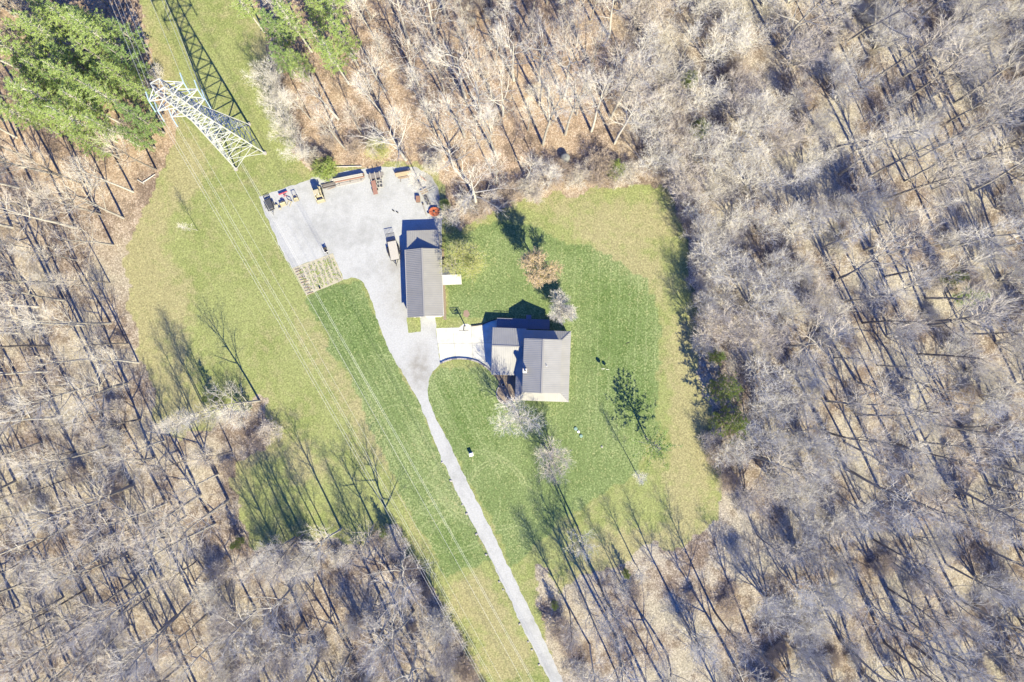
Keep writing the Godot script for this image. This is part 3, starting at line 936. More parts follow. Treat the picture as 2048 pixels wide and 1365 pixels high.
	for k in [-0.25, 0.25]:
		part("fork", Shape.new().box(Vector3(k, 0.07, 0.45), Vector3(0.12, 0.05, 0.95)).mesh(), M["cream_paint"], o)
	for q in [[553.5, 411, "white paint bucket-sized lump nearest the mesh trailer"], [560, 417, "cream lump lying south of the other attachments"]]:
		o = thing("counterweight", q[2], "counterweight", at(q[0], q[1]), rf(0, 3))
		part("block", Shape.new().lathe([[0.16, 0.0], [0.22, 0.06], [0.22, 0.3], [0.15, 0.36], [0.0, 0.36]], 8).mesh(), M["cream_paint"], o)
		part("handle", Shape.new().bar(Vector3(-0.1, 0.36, 0), Vector3(-0.1, 0.48, 0), 0.04, 0.04).bar(Vector3(0.1, 0.36, 0), Vector3(0.1, 0.48, 0), 0.04, 0.04).bar(Vector3(-0.12, 0.48, 0), Vector3(0.12, 0.48, 0), 0.04, 0.04).mesh(), M["dark_metal"], o)

	# --- skid steer loader; local +x is its nose, towards the bottom of the picture
	o = thing("skid_loader", "cream skid steer loader with black tyres parked facing the yard's middle", "loader", at(638.5, 389), yaw_of(100, 360))
	part("body", Shape.new().prism(PackedVector2Array([Vector2(-1.15, -0.42), Vector2(-1.05, -0.5), Vector2(0.55, -0.5), Vector2(0.55, 0.5), Vector2(-1.05, 0.5), Vector2(-1.15, 0.42)]), 0.3, 1.0).mesh(), M["cream_paint"], o)
	part("engine_hood", Shape.new().prism(PackedVector2Array([Vector2(-1.2, -0.4), Vector2(-0.55, -0.46), Vector2(-0.55, 0.46), Vector2(-1.2, 0.4)]), 1.0, 1.28).mesh(), M["cream_paint"], o)
	part("grille", Shape.new().box(Vector3(-1.17, 0.75, 0), Vector3(0.05, 0.4, 0.7)).mesh(), M["black_metal"], o)
	var cab := part("cab", Shape.new().bar(Vector3(-0.42, 1.0, -0.42), Vector3(-0.36, 1.95, -0.4), 0.08, 0.08).bar(Vector3(-0.42, 1.0, 0.42), Vector3(-0.36, 1.95, 0.4), 0.08, 0.08).bar(Vector3(0.5, 1.0, -0.42), Vector3(0.32, 1.95, -0.4), 0.08, 0.08).bar(Vector3(0.5, 1.0, 0.42), Vector3(0.32, 1.95, 0.4), 0.08, 0.08).mesh(), M["black_metal"], o)
	part("roof", Shape.new().prism(PackedVector2Array([Vector2(-0.42, -0.46), Vector2(0.30, -0.46), Vector2(0.40, -0.36), Vector2(0.40, 0.36), Vector2(0.30, 0.46), Vector2(-0.42, 0.46)]), 1.95, 2.04).mesh(), M["cream_paint"], cab)
	part("seat", Shape.new().box(Vector3(0.0, 1.15, 0), Vector3(0.45, 0.12, 0.5)).box(Vector3(-0.24, 1.42, 0), Vector3(0.12, 0.5, 0.5)).mesh(), M["black_metal"], cab)
	for k in [-1.0, 1.0]:
		part("lift_arm", Shape.new().bar(Vector3(-0.95, 1.32, k * 0.62), Vector3(0.5, 1.05, k * 0.62), 0.12, 0.16).bar(Vector3(0.5, 1.05, k * 0.62), Vector3(0.95, 0.45, k * 0.62), 0.12, 0.16).bar(Vector3(-0.95, 0.9, k * 0.62), Vector3(-0.95, 1.36, k * 0.62), 0.13, 0.2).mesh(), M["cream_paint"], o)
		for x in [-0.62, 0.35]:
			wheel(o, Vector3(x, 0.36, k * 0.66), 0.36, 0.24, Vector3(0, 0, 1))
		part("headlight", Shape.new().box(Vector3(0.42, 1.85, k * 0.3), Vector3(0.08, 0.1, 0.16)).mesh(), M["white_paint"], o)
	var bk := part("bucket", bucket(1.5, 0.62, 0.5), M["cream_paint"], o)
	bk.transform = Transform3D(Basis(Vector3.UP, PI / 2), Vector3(1.25, 0.05, 0))

	# --- weathered board pile, beams on a rack, rack with planks, wood stack
	o = thing("board_pile", "pile of weathered grey boards beside the cream skid loader", "timber", at(657.5, 371), yaw_of(380, -85))
	for k in 17:
		part("board", Shape.new().box(Vector3(rf(-0.15, 0.15), 0.06 + (k / 6) * 0.055 + rf(0, 0.015), -0.36 + (k % 6) * 0.15 + rf(-0.03, 0.03)), Vector3(rf(2.0, 2.6), 0.045, 0.13), Basis(Vector3.UP, rf(-0.07, 0.07))).mesh(), M["grey_wood"] if k % 4 else M["dark_wood"], o)
	part("bearer", Shape.new().box(Vector3(-0.8, 0.02, 0), Vector3(0.1, 0.06, 1.0)).mesh(), M["dark_wood"], o)
	part("bearer", Shape.new().box(Vector3(0.8, 0.02, 0), Vector3(0.1, 0.06, 1.0)).mesh(), M["dark_wood"], o)
	part("board", Shape.new().box(Vector3(0.3, 0.05, 0.62), Vector3(1.5, 0.05, 0.10), Basis(Vector3.UP, 0.10)).mesh(), M["tan_wood"], o)
	o = thing("steel_stand", "grey steel sawhorse stand behind the weathered board pile", "stand", at(657, 359.5), yaw_of(200, -60))
	part("beam", Shape.new().bar(Vector3(-0.8, 0.55, 0), Vector3(0.7, 0.55, 0), 0.1, 0.1).bar(Vector3(-0.8, 0.5, 0.32), Vector3(0.7, 0.5, 0.30), 0.08, 0.08).mesh(), M["grey_metal"], o)
	for x in [-0.75, 0.65]:
		for k in [-0.35, 0.35]:
			part("leg", Shape.new().bar(Vector3(x, 0.55, k * 0.3), Vector3(x, 0.0, k), 0.06, 0.06).mesh(), M["white_paint"], o)
	o = thing("beam_rack", "long stack of squared timber beams on bearers at the yard's north edge", "timber", at(699, 357.5), yaw_of(810, -160))
	var rows := [["tan_wood", "rust_wood", "pale_wood"], ["rust_wood", "dark_wood", "rust_wood"], ["tan_wood", "pale_wood", ""], ["pale_wood", "", ""]]
	for y in 4:
		for z in 3:
			if rows[y][z] != "":
				part("beam", Shape.new().box(Vector3(rf(-0.12, 0.12), 0.2 + y * 0.19, -0.22 + z * 0.24 + rf(-0.02, 0.02)), Vector3(rf(5.2, 5.5), 0.17, 0.19)).mesh(), M[rows[y][z]], o)
	for k in 3:
		part("beam", Shape.new().box(Vector3(rf(-0.2, 0.3), 0.05, 0.55 + k * 0.19), Vector3(rf(4.4, 5.2), 0.09, 0.14), Basis(Vector3.UP, rf(-0.012, 0.012))).mesh(), M["pale_wood"], o)
	for x in [-2.0, 0.0, 2.0]:
		part("bearer", Shape.new().box(Vector3(x, 0.05, 0.1), Vector3(0.14, 0.1, 1.2)).mesh(), M["dark_wood"], o)
	o = thing("lumber_rack", "tall rack holding grey planks with pale uprights at the yard's north edge", "rack", at(752.5, 354), yaw_of(400, -80))
	for k in 6:
		part("plank", Shape.new().box(Vector3(rf(-0.05, 0.05), 0.98 + (k % 2) * 0.02, -0.40 + k * 0.15), Vector3(rf(2.3, 2.6), 0.05, 0.135)).mesh(), M["grey_wood"], o)
	part("plank", Shape.new().box(Vector3(1.15, 1.05, -0.1), Vector3(0.75, 0.06, 0.6)).mesh(), M["grey_wood"], o)
	for x in [-0.85, 0.0, 0.85]:
		part("upright", Shape.new().box(Vector3(x, 0.68, -0.48), Vector3(0.10, 1.36, 0.10)).box(Vector3(x, 1.06, 0.05), Vector3(0.10, 0.09, 1.5)).box(Vector3(x, 0.48, 0.52), Vector3(0.09, 0.96, 0.09)).mesh(), M["pale_wood"], o)
	for k in 5:
		part("plank", Shape.new().box(Vector3(rf(-0.05, 0.05), 0.52, -0.34 + k * 0.17), Vector3(2.3, 0.06, 0.15)).mesh(), M["dark_wood"], o)
	o = thing("plank_bed", "narrow brown plank bed on wheels in front of the lumber rack", "cart", at(749.8, 376.5), yaw_of(75, 380))
	for k in 5:
		part("plank", Shape.new().box(Vector3(rf(-0.03, 0.03), 0.5 + rf(-0.008, 0.008), -0.32 + k * 0.16), Vector3(2.5, 0.05, 0.15)).mesh(), M["rust_wood"], o)
	part("frame", Shape.new().box(Vector3(0, 0.43, 0.36), Vector3(2.5, 0.09, 0.06)).box(Vector3(0, 0.43, -0.36), Vector3(2.5, 0.09, 0.06)).mesh(), M["black_metal"], o)
	for x in [-0.6, 0.3]:
		for k in [-1.0, 1.0]:
			wheel(o, Vector3(x, 0.22, k * 0.46), 0.22, 0.14, Vector3(0, 0, 1))
	o = thing("open_frame", "pinkish white open frame holding dark boxes beside the brown plank bed", "frame", at(759.5, 369), yaw_of(400, -50))  # open frame of pale bars with dark boxes inside
	part("frame", Shape.new().bar(Vector3(-0.5, 0.35, -0.65), Vector3(0.55, 0.35, -0.65), 0.09, 0.09).bar(Vector3(-0.5, 0.35, 0.0), Vector3(0.55, 0.35, 0.0), 0.09, 0.09).bar(Vector3(-0.5, 0.35, 0.65), Vector3(0.55, 0.35, 0.65), 0.09, 0.09).bar(Vector3(0.0, 0.36, -0.65), Vector3(0.0, 0.36, 0.65), 0.09, 0.09).bar(Vector3(0.55, 0.35, -0.65), Vector3(0.55, 0.35, 0.65), 0.09, 0.09).bar(Vector3(-0.5, 0.35, -0.65), Vector3(-0.5, 0.35, 0.65), 0.09, 0.09).mesh(), M["pale_wood"], o)
	for q in [[-0.25, 0.32], [0.28, 0.32], [-0.2, -0.5], [0.25, -0.45]]:
		part("box", Shape.new().box(Vector3(q[0], 0.15, q[1]), Vector3(0.34, 0.3, 0.3 if q[1] > 0 else 0.18)).mesh(), M["dark_metal"], o)
	o = thing("wood_stack", "stack of tan logs and slabs on bearers near the yard's north-east corner", "timber", at(806.5, 347), yaw_of(335, -60))
	for q in [[-0.33, 0.2], [0.0, 0.2], [0.33, 0.2], [-0.17, 0.48], [0.17, 0.48], [0.0, 0.74]]:
		var l := rf(1.3, 1.45)
		part("log", Shape.new().tube([Vector3(-l, q[1], q[0]), Vector3(0, q[1] + 0.01, q[0]), Vector3(l, q[1], q[0])], [0.165, 0.16, 0.15], 9, true).mesh(), M["tan_wood"], o)
	for k in 3:
		part("slab", Shape.new().box(Vector3(rf(-0.2, 0.2), 0.06, 0.62 + k * 0.12), Vector3(rf(1.8, 2.5), 0.08, 0.1)).mesh(), M["tan_wood"], o)
	for x in [-0.62, 0.92]:
		part("bearer", Shape.new().box(Vector3(x, 0.03, 0.72), Vector3(0.14, 0.08, 1.5), Basis(Vector3.UP, -0.17)).mesh(), M["grey_wood"], o)

	# --- brown crate, pallet, scrap row, pole, orange mower
	o = thing("crate", "brown-topped wooden crate with dark sides in the yard's east part", "crate", at(836.5, 399.5), 0.03)
	part("box", Shape.new().box(Vector3(0, 0.28, 0), Vector3(0.70, 0.56, 1.08)).mesh(), M["dark_wood"], o)
	for k in 5:
		part("board", Shape.new().box(Vector3(-0.30 + k * 0.15, 0.58, 0), Vector3(0.14, 0.04, 1.14)).mesh(), M["brown_wood"], o)
	o = thing("pallet", "yellowish pallet of boards leaning by the grey scrap row", "pallet", at(848.5, 384), yaw_of(130, -62))
	for k in 5:
		part("board", Shape.new().box(Vector3(0, 0.27, -0.42 + k * 0.21), Vector3(1.3, 0.03, 0.14)).mesh(), M["tan_wood"] if k % 2 else M["pale_wood"], o)
	for x in [-0.6, 0.0, 0.6]:
		part("bearer", Shape.new().box(Vector3(x, 0.13, 0), Vector3(0.07, 0.24, 0.98)).mesh(), M["dark_wood"], o)
	o = thing("grey_rack", "thin grey metal rack lying on gravel right of the yellowish pallet", "rack", at(863, 378), yaw_of(170, -90))
	part("frame", Shape.new().bar(Vector3(-0.7, 0.08, -0.2), Vector3(0.75, 0.08, -0.2), 0.05, 0.05).bar(Vector3(-0.7, 0.08, 0.22), Vector3(0.75, 0.08, 0.22), 0.05, 0.05).mesh(), M["galvanised"], o)
	for k in 6:
		part("rung", Shape.new().bar(Vector3(-0.7 + k * 0.29, 0.08, -0.2), Vector3(-0.7 + k * 0.29, 0.08, 0.22), 0.04, 0.04).mesh(), M["galvanised"], o)
	o = thing("scrap_row", "row of dark grey blocks and scrap metal leading to the orange mower", "scrap", at(854, 401), yaw_of(115, 235))
	for k in 13:
		part("block", Shape.new().box(Vector3(-0.95 + (k / 2) * 0.31 + rf(-0.05, 0.05), 0.14 + rf(0, 0.08), (k % 2 - 0.5) * 0.36 + rf(-0.05, 0.05)), Vector3(rf(0.2, 0.32), rf(0.2, 0.34), rf(0.2, 0.32)), Basis(Vector3.UP, rf(-0.5, 0.5))).mesh(), [M["block"], M["grey_metal"], M["dark_metal"]][k % 3], o)
	o = thing("log", "grey log with dark end lying between brown crate and orange mower", "log", at(849, 419), yaw_of(80, 250))
	part("trunk", Shape.new().tube([Vector3(-0.9, 0.11, 0), Vector3(0.2, 0.11, 0.03), Vector3(1.2, 0.10, 0)], [0.12, 0.11, 0.08], 8, true).mesh(), M["bark_grey"], o)
	part("stub", Shape.new().tube([Vector3(-1.15, 0.13, -0.02), Vector3(-0.85, 0.12, 0)], [0.16, 0.13], 8, true).mesh(), M["dark_wood"], o)
	o = thing("rotary_mower", "round orange rotary mower with black hitch by the barn's north end", "mower", at(868.5, 424.5), yaw_of(200, 20))
	var deck := PackedVector2Array()
	for k in 14:
		var a := TAU * k / 14.0
		deck.append(Vector2(cos(a) * 0.92 + (0.12 if cos(a) > 0.5 else 0.0), sin(a) * 0.84))
	part("deck", Shape.new().prism(deck, 0.28, 0.42).mesh(), M["orange_paint"], o)
	for a in [0.5, 1.7, 3.0, 4.3, 5.5]:
		part("rib", Shape.new().bar(Vector3(cos(a) * 0.15, 0.47, sin(a) * 0.15), Vector3(cos(a) * 0.8, 0.44, sin(a) * 0.72), 0.09, 0.10).mesh(), M["orange_paint"], o)
	part("gearbox", Shape.new().lathe([[0.2, 0.42], [0.17, 0.62], [0.08, 0.68], [0.0, 0.68]], 10).mesh(), M["dark_metal"], o)
	part("hitch", Shape.new().bar(Vector3(0.7, 0.5, -0.3), Vector3(1.55, 0.5, -0.1), 0.1, 0.1).bar(Vector3(0.7, 0.5, 0.2), Vector3(1.55, 0.5, -0.08), 0.08, 0.08).box(Vector3(1.55, 0.45, -0.1), Vector3(0.3, 0.2, 0.2)).mesh(), M["black_metal"], o)
	part("skirt", Shape.new().bar(Vector3(-0.7, 0.3, -0.78), Vector3(0.6, 0.3, -0.86), 0.06, 0.2).mesh(), M["black_metal"], o)
	wheel(o, Vector3(-1.0, 0.2, 0.3), 0.2, 0.14, Vector3(0, 0, 1))
	for q in [[786.5, 421.5, "left"], [794.2, 424.6, "right"]]:
		single("rubber_chock", Shape.new().prism(PackedVector2Array([Vector2(-0.26, -0.07), Vector2(0.2, -0.09), Vector2(0.28, 0.05), Vector2(-0.2, 0.09)]), 0.0, 0.12).mesh(), M["rubber"], "small black wheel chock on open gravel, the %s one of two" % q[2], "chock", at(q[0], q[1]), yaw_of(45, 35), "two black chocks on the gravel")

	# --- flatbed trailer beside the barn
	o = thing("flatbed_trailer", "flatbed trailer with pale plank deck and raised ramp gate beside the barn", "trailer", at(788, 502.2), yaw_of(48, 240))
	for k in 9:
		part("plank", Shape.new().box(Vector3(0, 0.62 + rf(-0.005, 0.005), -0.68 + k * 0.17), Vector3(3.35, 0.05, 0.158)).mesh(), M["pale_wood"], o)
	part("frame", Shape.new().box(Vector3(0, 0.58, 0.80), Vector3(3.5, 0.14, 0.07)).box(Vector3(0, 0.58, -0.80), Vector3(3.5, 0.14, 0.07)).box(Vector3(1.72, 0.58, 0), Vector3(0.07, 0.14, 1.53)).box(Vector3(-1.72, 0.58, 0), Vector3(0.07, 0.14, 1.53)).mesh(), M["black_metal"], o)
	for k in [-1.0, 1.0]:
		part("fender", Shape.new().bar(Vector3(-0.85, 0.55, k * 0.96), Vector3(-0.6, 0.72, k * 0.96), 0.24, 0.03).bar(Vector3(-0.6, 0.72, k * 0.96), Vector3(0.6, 0.72, k * 0.96), 0.24, 0.03).bar(Vector3(0.6, 0.72, k * 0.96), Vector3(0.85, 0.55, k * 0.96), 0.24, 0.03).mesh(), M["black_metal"], o)
		for x in [-0.4, 0.4]:
			wheel(o, Vector3(x, 0.33, k * 0.96), 0.33, 0.2, Vector3(0, 0, 1))
	part("tongue", Shape.new().bar(Vector3(1.72, 0.55, 0.5), Vector3(2.5, 0.5, 0.0), 0.09, 0.1).bar(Vector3(1.72, 0.55, -0.5), Vector3(2.5, 0.5, 0.0), 0.09, 0.1).bar(Vector3(2.45, 0.5, 0), Vector3(2.8, 0.5, 0), 0.1, 0.1).bar(Vector3(2.4, 0.1, 0.1), Vector3(2.4, 0.9, 0.1), 0.07, 0.07).mesh(), M["black_metal"], o)
	gt = Shape.new()
	for k in 7:
		gt.bar(Vector3(-1.78, 0.6, -0.72 + k * 0.24), Vector3(-3.1, 0.95, -0.72 + k * 0.24), 0.05, 0.05)
	for k in 2:
		gt.bar(Vector3(-1.82 - k * 1.26, 0.62 + k * 0.33, -0.75), Vector3(-1.82 - k * 1.26, 0.62 + k * 0.33, 0.75), 0.07, 0.07)
	part("ramp_gate", gt.mesh(), M["black_metal"], o)

	# --- wheelbarrow by the garden
	o = thing("wheelbarrow", "black wheelbarrow tipped on the gravel above the garden plot", "wheelbarrow", at(652, 500.5), yaw_of(30, 60))
	var tr := Shape.new()
	var tp := [Vector3(-0.45, 0.62, -0.33), Vector3(0.48, 0.62, -0.3), Vector3(0.48, 0.62, 0.3), Vector3(-0.45, 0.62, 0.33)]
	var bt := [Vector3(-0.2, 0.3, -0.2), Vector3(0.25, 0.3, -0.18), Vector3(0.25, 0.3, 0.18), Vector3(-0.2, 0.3, 0.2)]
	for k in 4:
		tr.face(tp[k], tp[(k + 1) % 4], bt[(k + 1) % 4], bt[k], (tp[k] + tp[(k + 1) % 4]) * 0.5 * Vector3(1, 0, 1))
	tr.face(bt[0], bt[1], bt[2], bt[3], Vector3.DOWN)
	part("tray", tr.mesh(), M["black_metal"], o)
	part("rim", Shape.new().bar(tp[2], tp[3], 0.05, 0.05).bar(tp[1], tp[2], 0.05, 0.05).mesh(), M["white_paint"], o)
	for k in [-1.0, 1.0]:
		part("handle", Shape.new().bar(Vector3(0.6, 0.28, k * 0.08), Vector3(-0.95, 0.5, k * 0.3), 0.05, 0.05).bar(Vector3(-0.3, 0.4, k * 0.22), Vector3(-0.35, 0.0, k * 0.25), 0.04, 0.04).mesh(), M["grey_wood"], o)
	wheel(o, Vector3(0.62, 0.2, 0), 0.2, 0.1, Vector3(0, 0, 1))

	# --- garden plot: soil, short beds with timber edges, seedlings
	structure("garden_soil", sheet(rough_edge(pts([584, 537, 665, 507, 687, 560, 613, 591]), 0.5, 0.12, 14), 0.006), M["soil"])
	for k in 10:
		var t := k / 9.0
		var a := at(lerpf(588, 613, t), lerpf(540, 588, t))
		single("bed_edging", Shape.new().box(Vector3(0.7, 0.05, 0), Vector3(1.15 + (k % 3) * 0.15, 0.10, 0.05)).mesh(), M["brown_wood"] if k % 2 else M["tan_wood"],
			"short timber edging board of the garden plot, %s from its upper end" % ["first", "second", "third", "fourth", "fifth", "sixth", "seventh", "eighth", "ninth", "last"][k], "board", a, yaw_of(4, -1.1) + rf(-0.15, 0.15), "edging boards of the garden plot")
	var plot := pts([592, 540, 663, 513, 683, 558, 616, 584])
	var tuft := Shape.new()
	for k in 9:
		var a := k * 0.7
		tuft.face3(Vector3(cos(a) * 0.03, 0, sin(a) * 0.03), Vector3(cos(a + 1.2) * 0.06, 0.02, sin(a + 1.2) * 0.06), Vector3(cos(a) * 0.20, 0.13, sin(a) * 0.20), Vector3.UP)
	var spots := []
	for k in 2200:
		var q := Vector2(rf(-41, -30), rf(-16.5, -8))
		if Geometry2D.is_point_in_polygon(q, plot) and (fmod(q.x * 0.94 + q.y * -0.35 + 100.0, 0.9) < 0.62):
			spots.append(Transform3D(Basis(Vector3.UP, rf(0, 6.3)).scaled(Vector3.ONE * rf(0.5, 1.3)), Vector3(q.x, 0.0, q.y)))
	scatter("seedlings", tuft.mesh(), M["leaf_green"], spots.slice(0, spots.size() / 2))
	scatter("garden_stubble", tuft.mesh(), M["pale_wood"], spots.slice(spots.size() / 2))
	single("bucket", Shape.new().lathe([[0.12, 0.0], [0.16, 0.32], [0.14, 0.32], [0.11, 0.04], [0.0, 0.04]], 10).mesh(), M["rubber"], "small black bucket at the garden plot's lower corner", "bucket", at(640, 576.5))

	# --- grey round tank in the wood's edge
	var tk := W(1130.9, 314.7, 1.3)
	o = thing("water_tank", "round grey domed tank standing at the edge of the northern wood", "tank", Vector3(tk.x, 0, tk.z))
	part("shell", Shape.new().lathe([[0.8, 0.0], [0.8, 1.1]], 24).mesh(), M["tank"], o)
	part("dome", Shape.new().lathe([[0.82, 1.1], [0.8, 1.16], [0.6, 1.32], [0.3, 1.42], [0.0, 1.45]], 24).mesh(), M["tank"], o)
	part("lid", Shape.new().lathe([[0.16, 1.42], [0.16, 1.5], [0.0, 1.51]], 12, Vector3(0.1, 0, 0.05)).mesh(), M["grey_metal"], o)
	for q in [[282, 364, 20, 12, "pale cut log lying on leaves left of the tower, shorter one"], [298, 357, 30, -20, "pale cut log lying on leaves left of the tower, longer one"], [690, 333.4, 120, -3, "long pale pole lying on leaves behind the beam stack"]]:
		var l := 0.7 if q[2] == 20 else (1.3 if q[2] == 30 else 3.0)
		single("log", Shape.new().tube([Vector3(-l, 0.1, 0), Vector3(0, 0.12, 0.02), Vector3(l, 0.1, 0)], [0.12, 0.11, 0.09], 8, true).mesh(), M["bark_pale"], q[4], "log", at(q[0], q[1]), yaw_of(q[2], q[3]))
	o = thing("carpet_roll", "dark reddish strip of old carpet roll lying on the yard's east gravel", "roll", at(846, 357), yaw_of(150, 130))  # a strapped carpet roll lying flat
	part("roll", Shape.new().tube([Vector3(-0.7, 0.1, 0), Vector3(0.7, 0.1, 0)], [0.12, 0.12], 9, true).mesh(), M["rust_wood"], o)
	part("strap", Shape.new().tube([Vector3(-0.45, 0.1, 0), Vector3(-0.4, 0.1, 0)], [0.13, 0.13], 9, true).mesh(), M["grey_metal"], o)


func bucket(w: float, d: float, h: float) -> ArrayMesh:
	var s := Shape.new()
	var prof := [Vector2(d * 0.55, 0.0), Vector2(-d * 0.2, 0.02), Vector2(-d * 0.45, h * 0.35), Vector2(-d * 0.42, h * 0.8), Vector2(-d * 0.15, h)]
	for i in prof.size() - 1:
		var a: Vector2 = prof[i]
		var b: Vector2 = prof[i + 1]
		var c := Vector3(0, (a.y + b.y) * 0.5, (a.x + b.x) * 0.5)
		var dir := Vector3(0, b.y - a.y, b.x - a.x)
		s.box(c, Vector3(w, 0.03, dir.length() + 0.02), Basis(Vector3.RIGHT, Vector3.RIGHT.cross(dir.normalized()) * -1.0, dir.normalized()))
	for k in [-1.0, 1.0]:
		for i in range(1, prof.size() - 1):
			var tri := [prof[0], prof[i], prof[i + 1]]
			for o in [-0.015, 0.015]:
				s.face3(Vector3(k * w * 0.5 + o, tri[0].y, tri[0].x), Vector3(k * w * 0.5 + o, tri[1].y, tri[1].x), Vector3(k * w * 0.5 + o, tri[2].y, tri[2].x), Vector3(o, 0, 0))
	return s.mesh()


func scatter(called: String, mesh: Mesh, m: Material, where: Array, parent: Node = null) -> void:
	var mm := MultiMesh.new()
	mm.transform_format = MultiMesh.TRANSFORM_3D
	mm.mesh = mesh
	mm.instance_count = where.size()
	for i in where.size():
		mm.set_instance_transform(i, where[i])
	var o := MultiMeshInstance3D.new()
	o.name = numbered(called) if parent == null else called
	o.multimesh = mm
	o.material_override = m
	o.set_meta("kind", "stuff")
	if parent == null:
		add_child(o)
	else:
		parent.add_child(o, true)


# ---------------------------------------------------------------- things on the lawns
func build_lawn_things() -> void:
	# basketball hoop at the edge of the concrete pad
	var b := at(930.5, 652.5)
	var o := thing("basketball_hoop", "basketball hoop on a bent post at the concrete pad's upper edge", "basketball hoop", b, 0.0)
	part("post", Shape.new().bar(Vector3(0, 0, 0), Vector3(-0.05, 2.7, 0.0), 0.14, 0.14).bar(Vector3(-0.05, 2.65, 0), Vector3(-0.1, 3.0, 0.75), 0.12, 0.12).bar(Vector3(-0.05, 2.1, 0), Vector3(-0.08, 2.75, 0.75), 0.08, 0.08).mesh(), M["black_metal"], o)
	var bf := Shape.new()
	for q in [[-0.85, 2.62, 0.75, 2.62], [-0.85, 3.55, 0.75, 3.55], [-0.85, 2.62, -0.85, 3.55], [0.75, 2.62, 0.75, 3.55], [-0.3, 2.75, 0.2, 2.75], [-0.3, 3.1, 0.2, 3.1], [-0.3, 2.75, -0.3, 3.1], [0.2, 2.75, 0.2, 3.1]]:
		bf.bar(Vector3(q[0], q[1], 0.82), Vector3(q[2], q[3], 0.82), 0.06, 0.06)
	var bb := part("backboard", bf.mesh(), M["black_metal"], o)
	var gl := StandardMaterial3D.new()
	gl.resource_name = "clear_board"
	gl.albedo_color = Color(0.9, 0.95, 1.0, 0.12)
	gl.transparency = BaseMaterial3D.TRANSPARENCY_ALPHA
	gl.roughness = 0.05
	part("pane", Shape.new().box(Vector3(-0.05, 3.08, 0.82), Vector3(1.54, 0.88, 0.015)).mesh(), gl, bb)
	var rp := []
	var rr := []
	for k in 15:
		rp.append(Vector3(-0.05 + cos(TAU * k / 14.0) * 0.23, 2.85, 1.12 + sin(TAU * k / 14.0) * 0.23))
		rr.append(0.025)
	part("rim", Shape.new().tube(rp, rr, 5).mesh(), M["dark_metal"], o)
	# low dark edging on the pad's north rim
	o = thing("dark_edging", "low dark edging along the concrete pad's north rim near the deck", "edging", Vector3.ZERO)
	var ed := [at(943, 652.5), at(953, 651.5), at(963, 650), at(972, 646), at(981, 642.5), at(991, 639.5)]
	for k in 5:
		part("timber", Shape.new().bar(ed[k] + Vector3(0, 0.1, 0), ed[k + 1] + Vector3(0, 0.1, 0), 0.16, 0.26).mesh(), M["dark_wood"], o)
	# curved wall of blocks on the pad's south rim
	o = thing("block_wall", "low curved retaining wall of grey blocks round the concrete pad's south rim", "retaining wall", Vector3.ZERO)
	var curve := [[881, 726.5], [890, 722.5], [899, 719.5], [909, 717.5], [919, 717], [929, 717.5], [938, 718.5], [948, 721], [957, 724], [965, 729], [973, 734.5], [980, 741], [987, 746.5]]
	for k in curve.size() - 1:
		for j in 2:
			var a := at(lerpf(curve[k][0], curve[k + 1][0], j * 0.5), lerpf(curve[k][1], curve[k + 1][1], j * 0.5))
			var c := at(lerpf(curve[k][0], curve[k + 1][0], j * 0.5 + 0.47), lerpf(curve[k][1], curve[k + 1][1], j * 0.5 + 0.47))
			part("block", Shape.new().bar(a + Vector3(0, 0.14, 0.06), c + Vector3(0, 0.14, 0.06), 0.24, rf(0.30, 0.34)).mesh(), M["stone"] if (k + j) % 3 else M["block"], o)
	# planting bed by the garage corner
	structure("mulch_bed", sheet(rough_edge(pts([984, 748, 1030, 748, 1030, 803, 1024, 802, 1017, 807, 1000, 805, 994, 797, 992, 787, 997, 775, 997, 762]), 0.5, 0.06, 15), 0.006), M["mulch"])
	o = thing("stone_edging", "pale stone edging curved round the mulch bed by the garage", "edging", Vector3.ZERO)
	var rim := [[998, 774], [995, 779], [993, 786], [993.5, 793], [996, 799], [1000, 804.5], [1005, 807], [1011, 807.6], [1017, 807], [1022, 803]]
	for k in rim.size() - 1:
		part("stone", Shape.new().bar(at(rim[k][0], rim[k][1]) + Vector3(0, 0.07, 0), at(lerpf(rim[k][0], rim[k + 1][0], 0.92), lerpf(rim[k][1], rim[k + 1][1], 0.92)) + Vector3(0, 0.07, 0), 0.17, 0.16).mesh(), M["stone"], o)
	o = thing("planter", "round black planter with pale rim in the mulch bed by the garage", "planter", at(1006.5, 769.5))
	part("bowl", Shape.new().lathe([[0.18, 0.0], [0.28, 0.5], [0.24, 0.5], [0.2, 0.42], [0.0, 0.42]], 14).mesh(), M["rubber"], o)
	part("rim", Shape.new().lathe([[0.28, 0.48], [0.34, 0.52], [0.28, 0.55], [0.25, 0.5]], 14).mesh(), M["pale_wood"], o)
	for q in [[1015.5, 794, 0.2, "larger pale boulder in the mulch bed, left of the other"], [1019.5, 797.5, 0.17, "smaller pale boulder in the mulch bed nearest the house corner"]]:
		single("boulder", rock(q[2]), M["stone"], q[3], "boulder", at(q[0], q[1]))
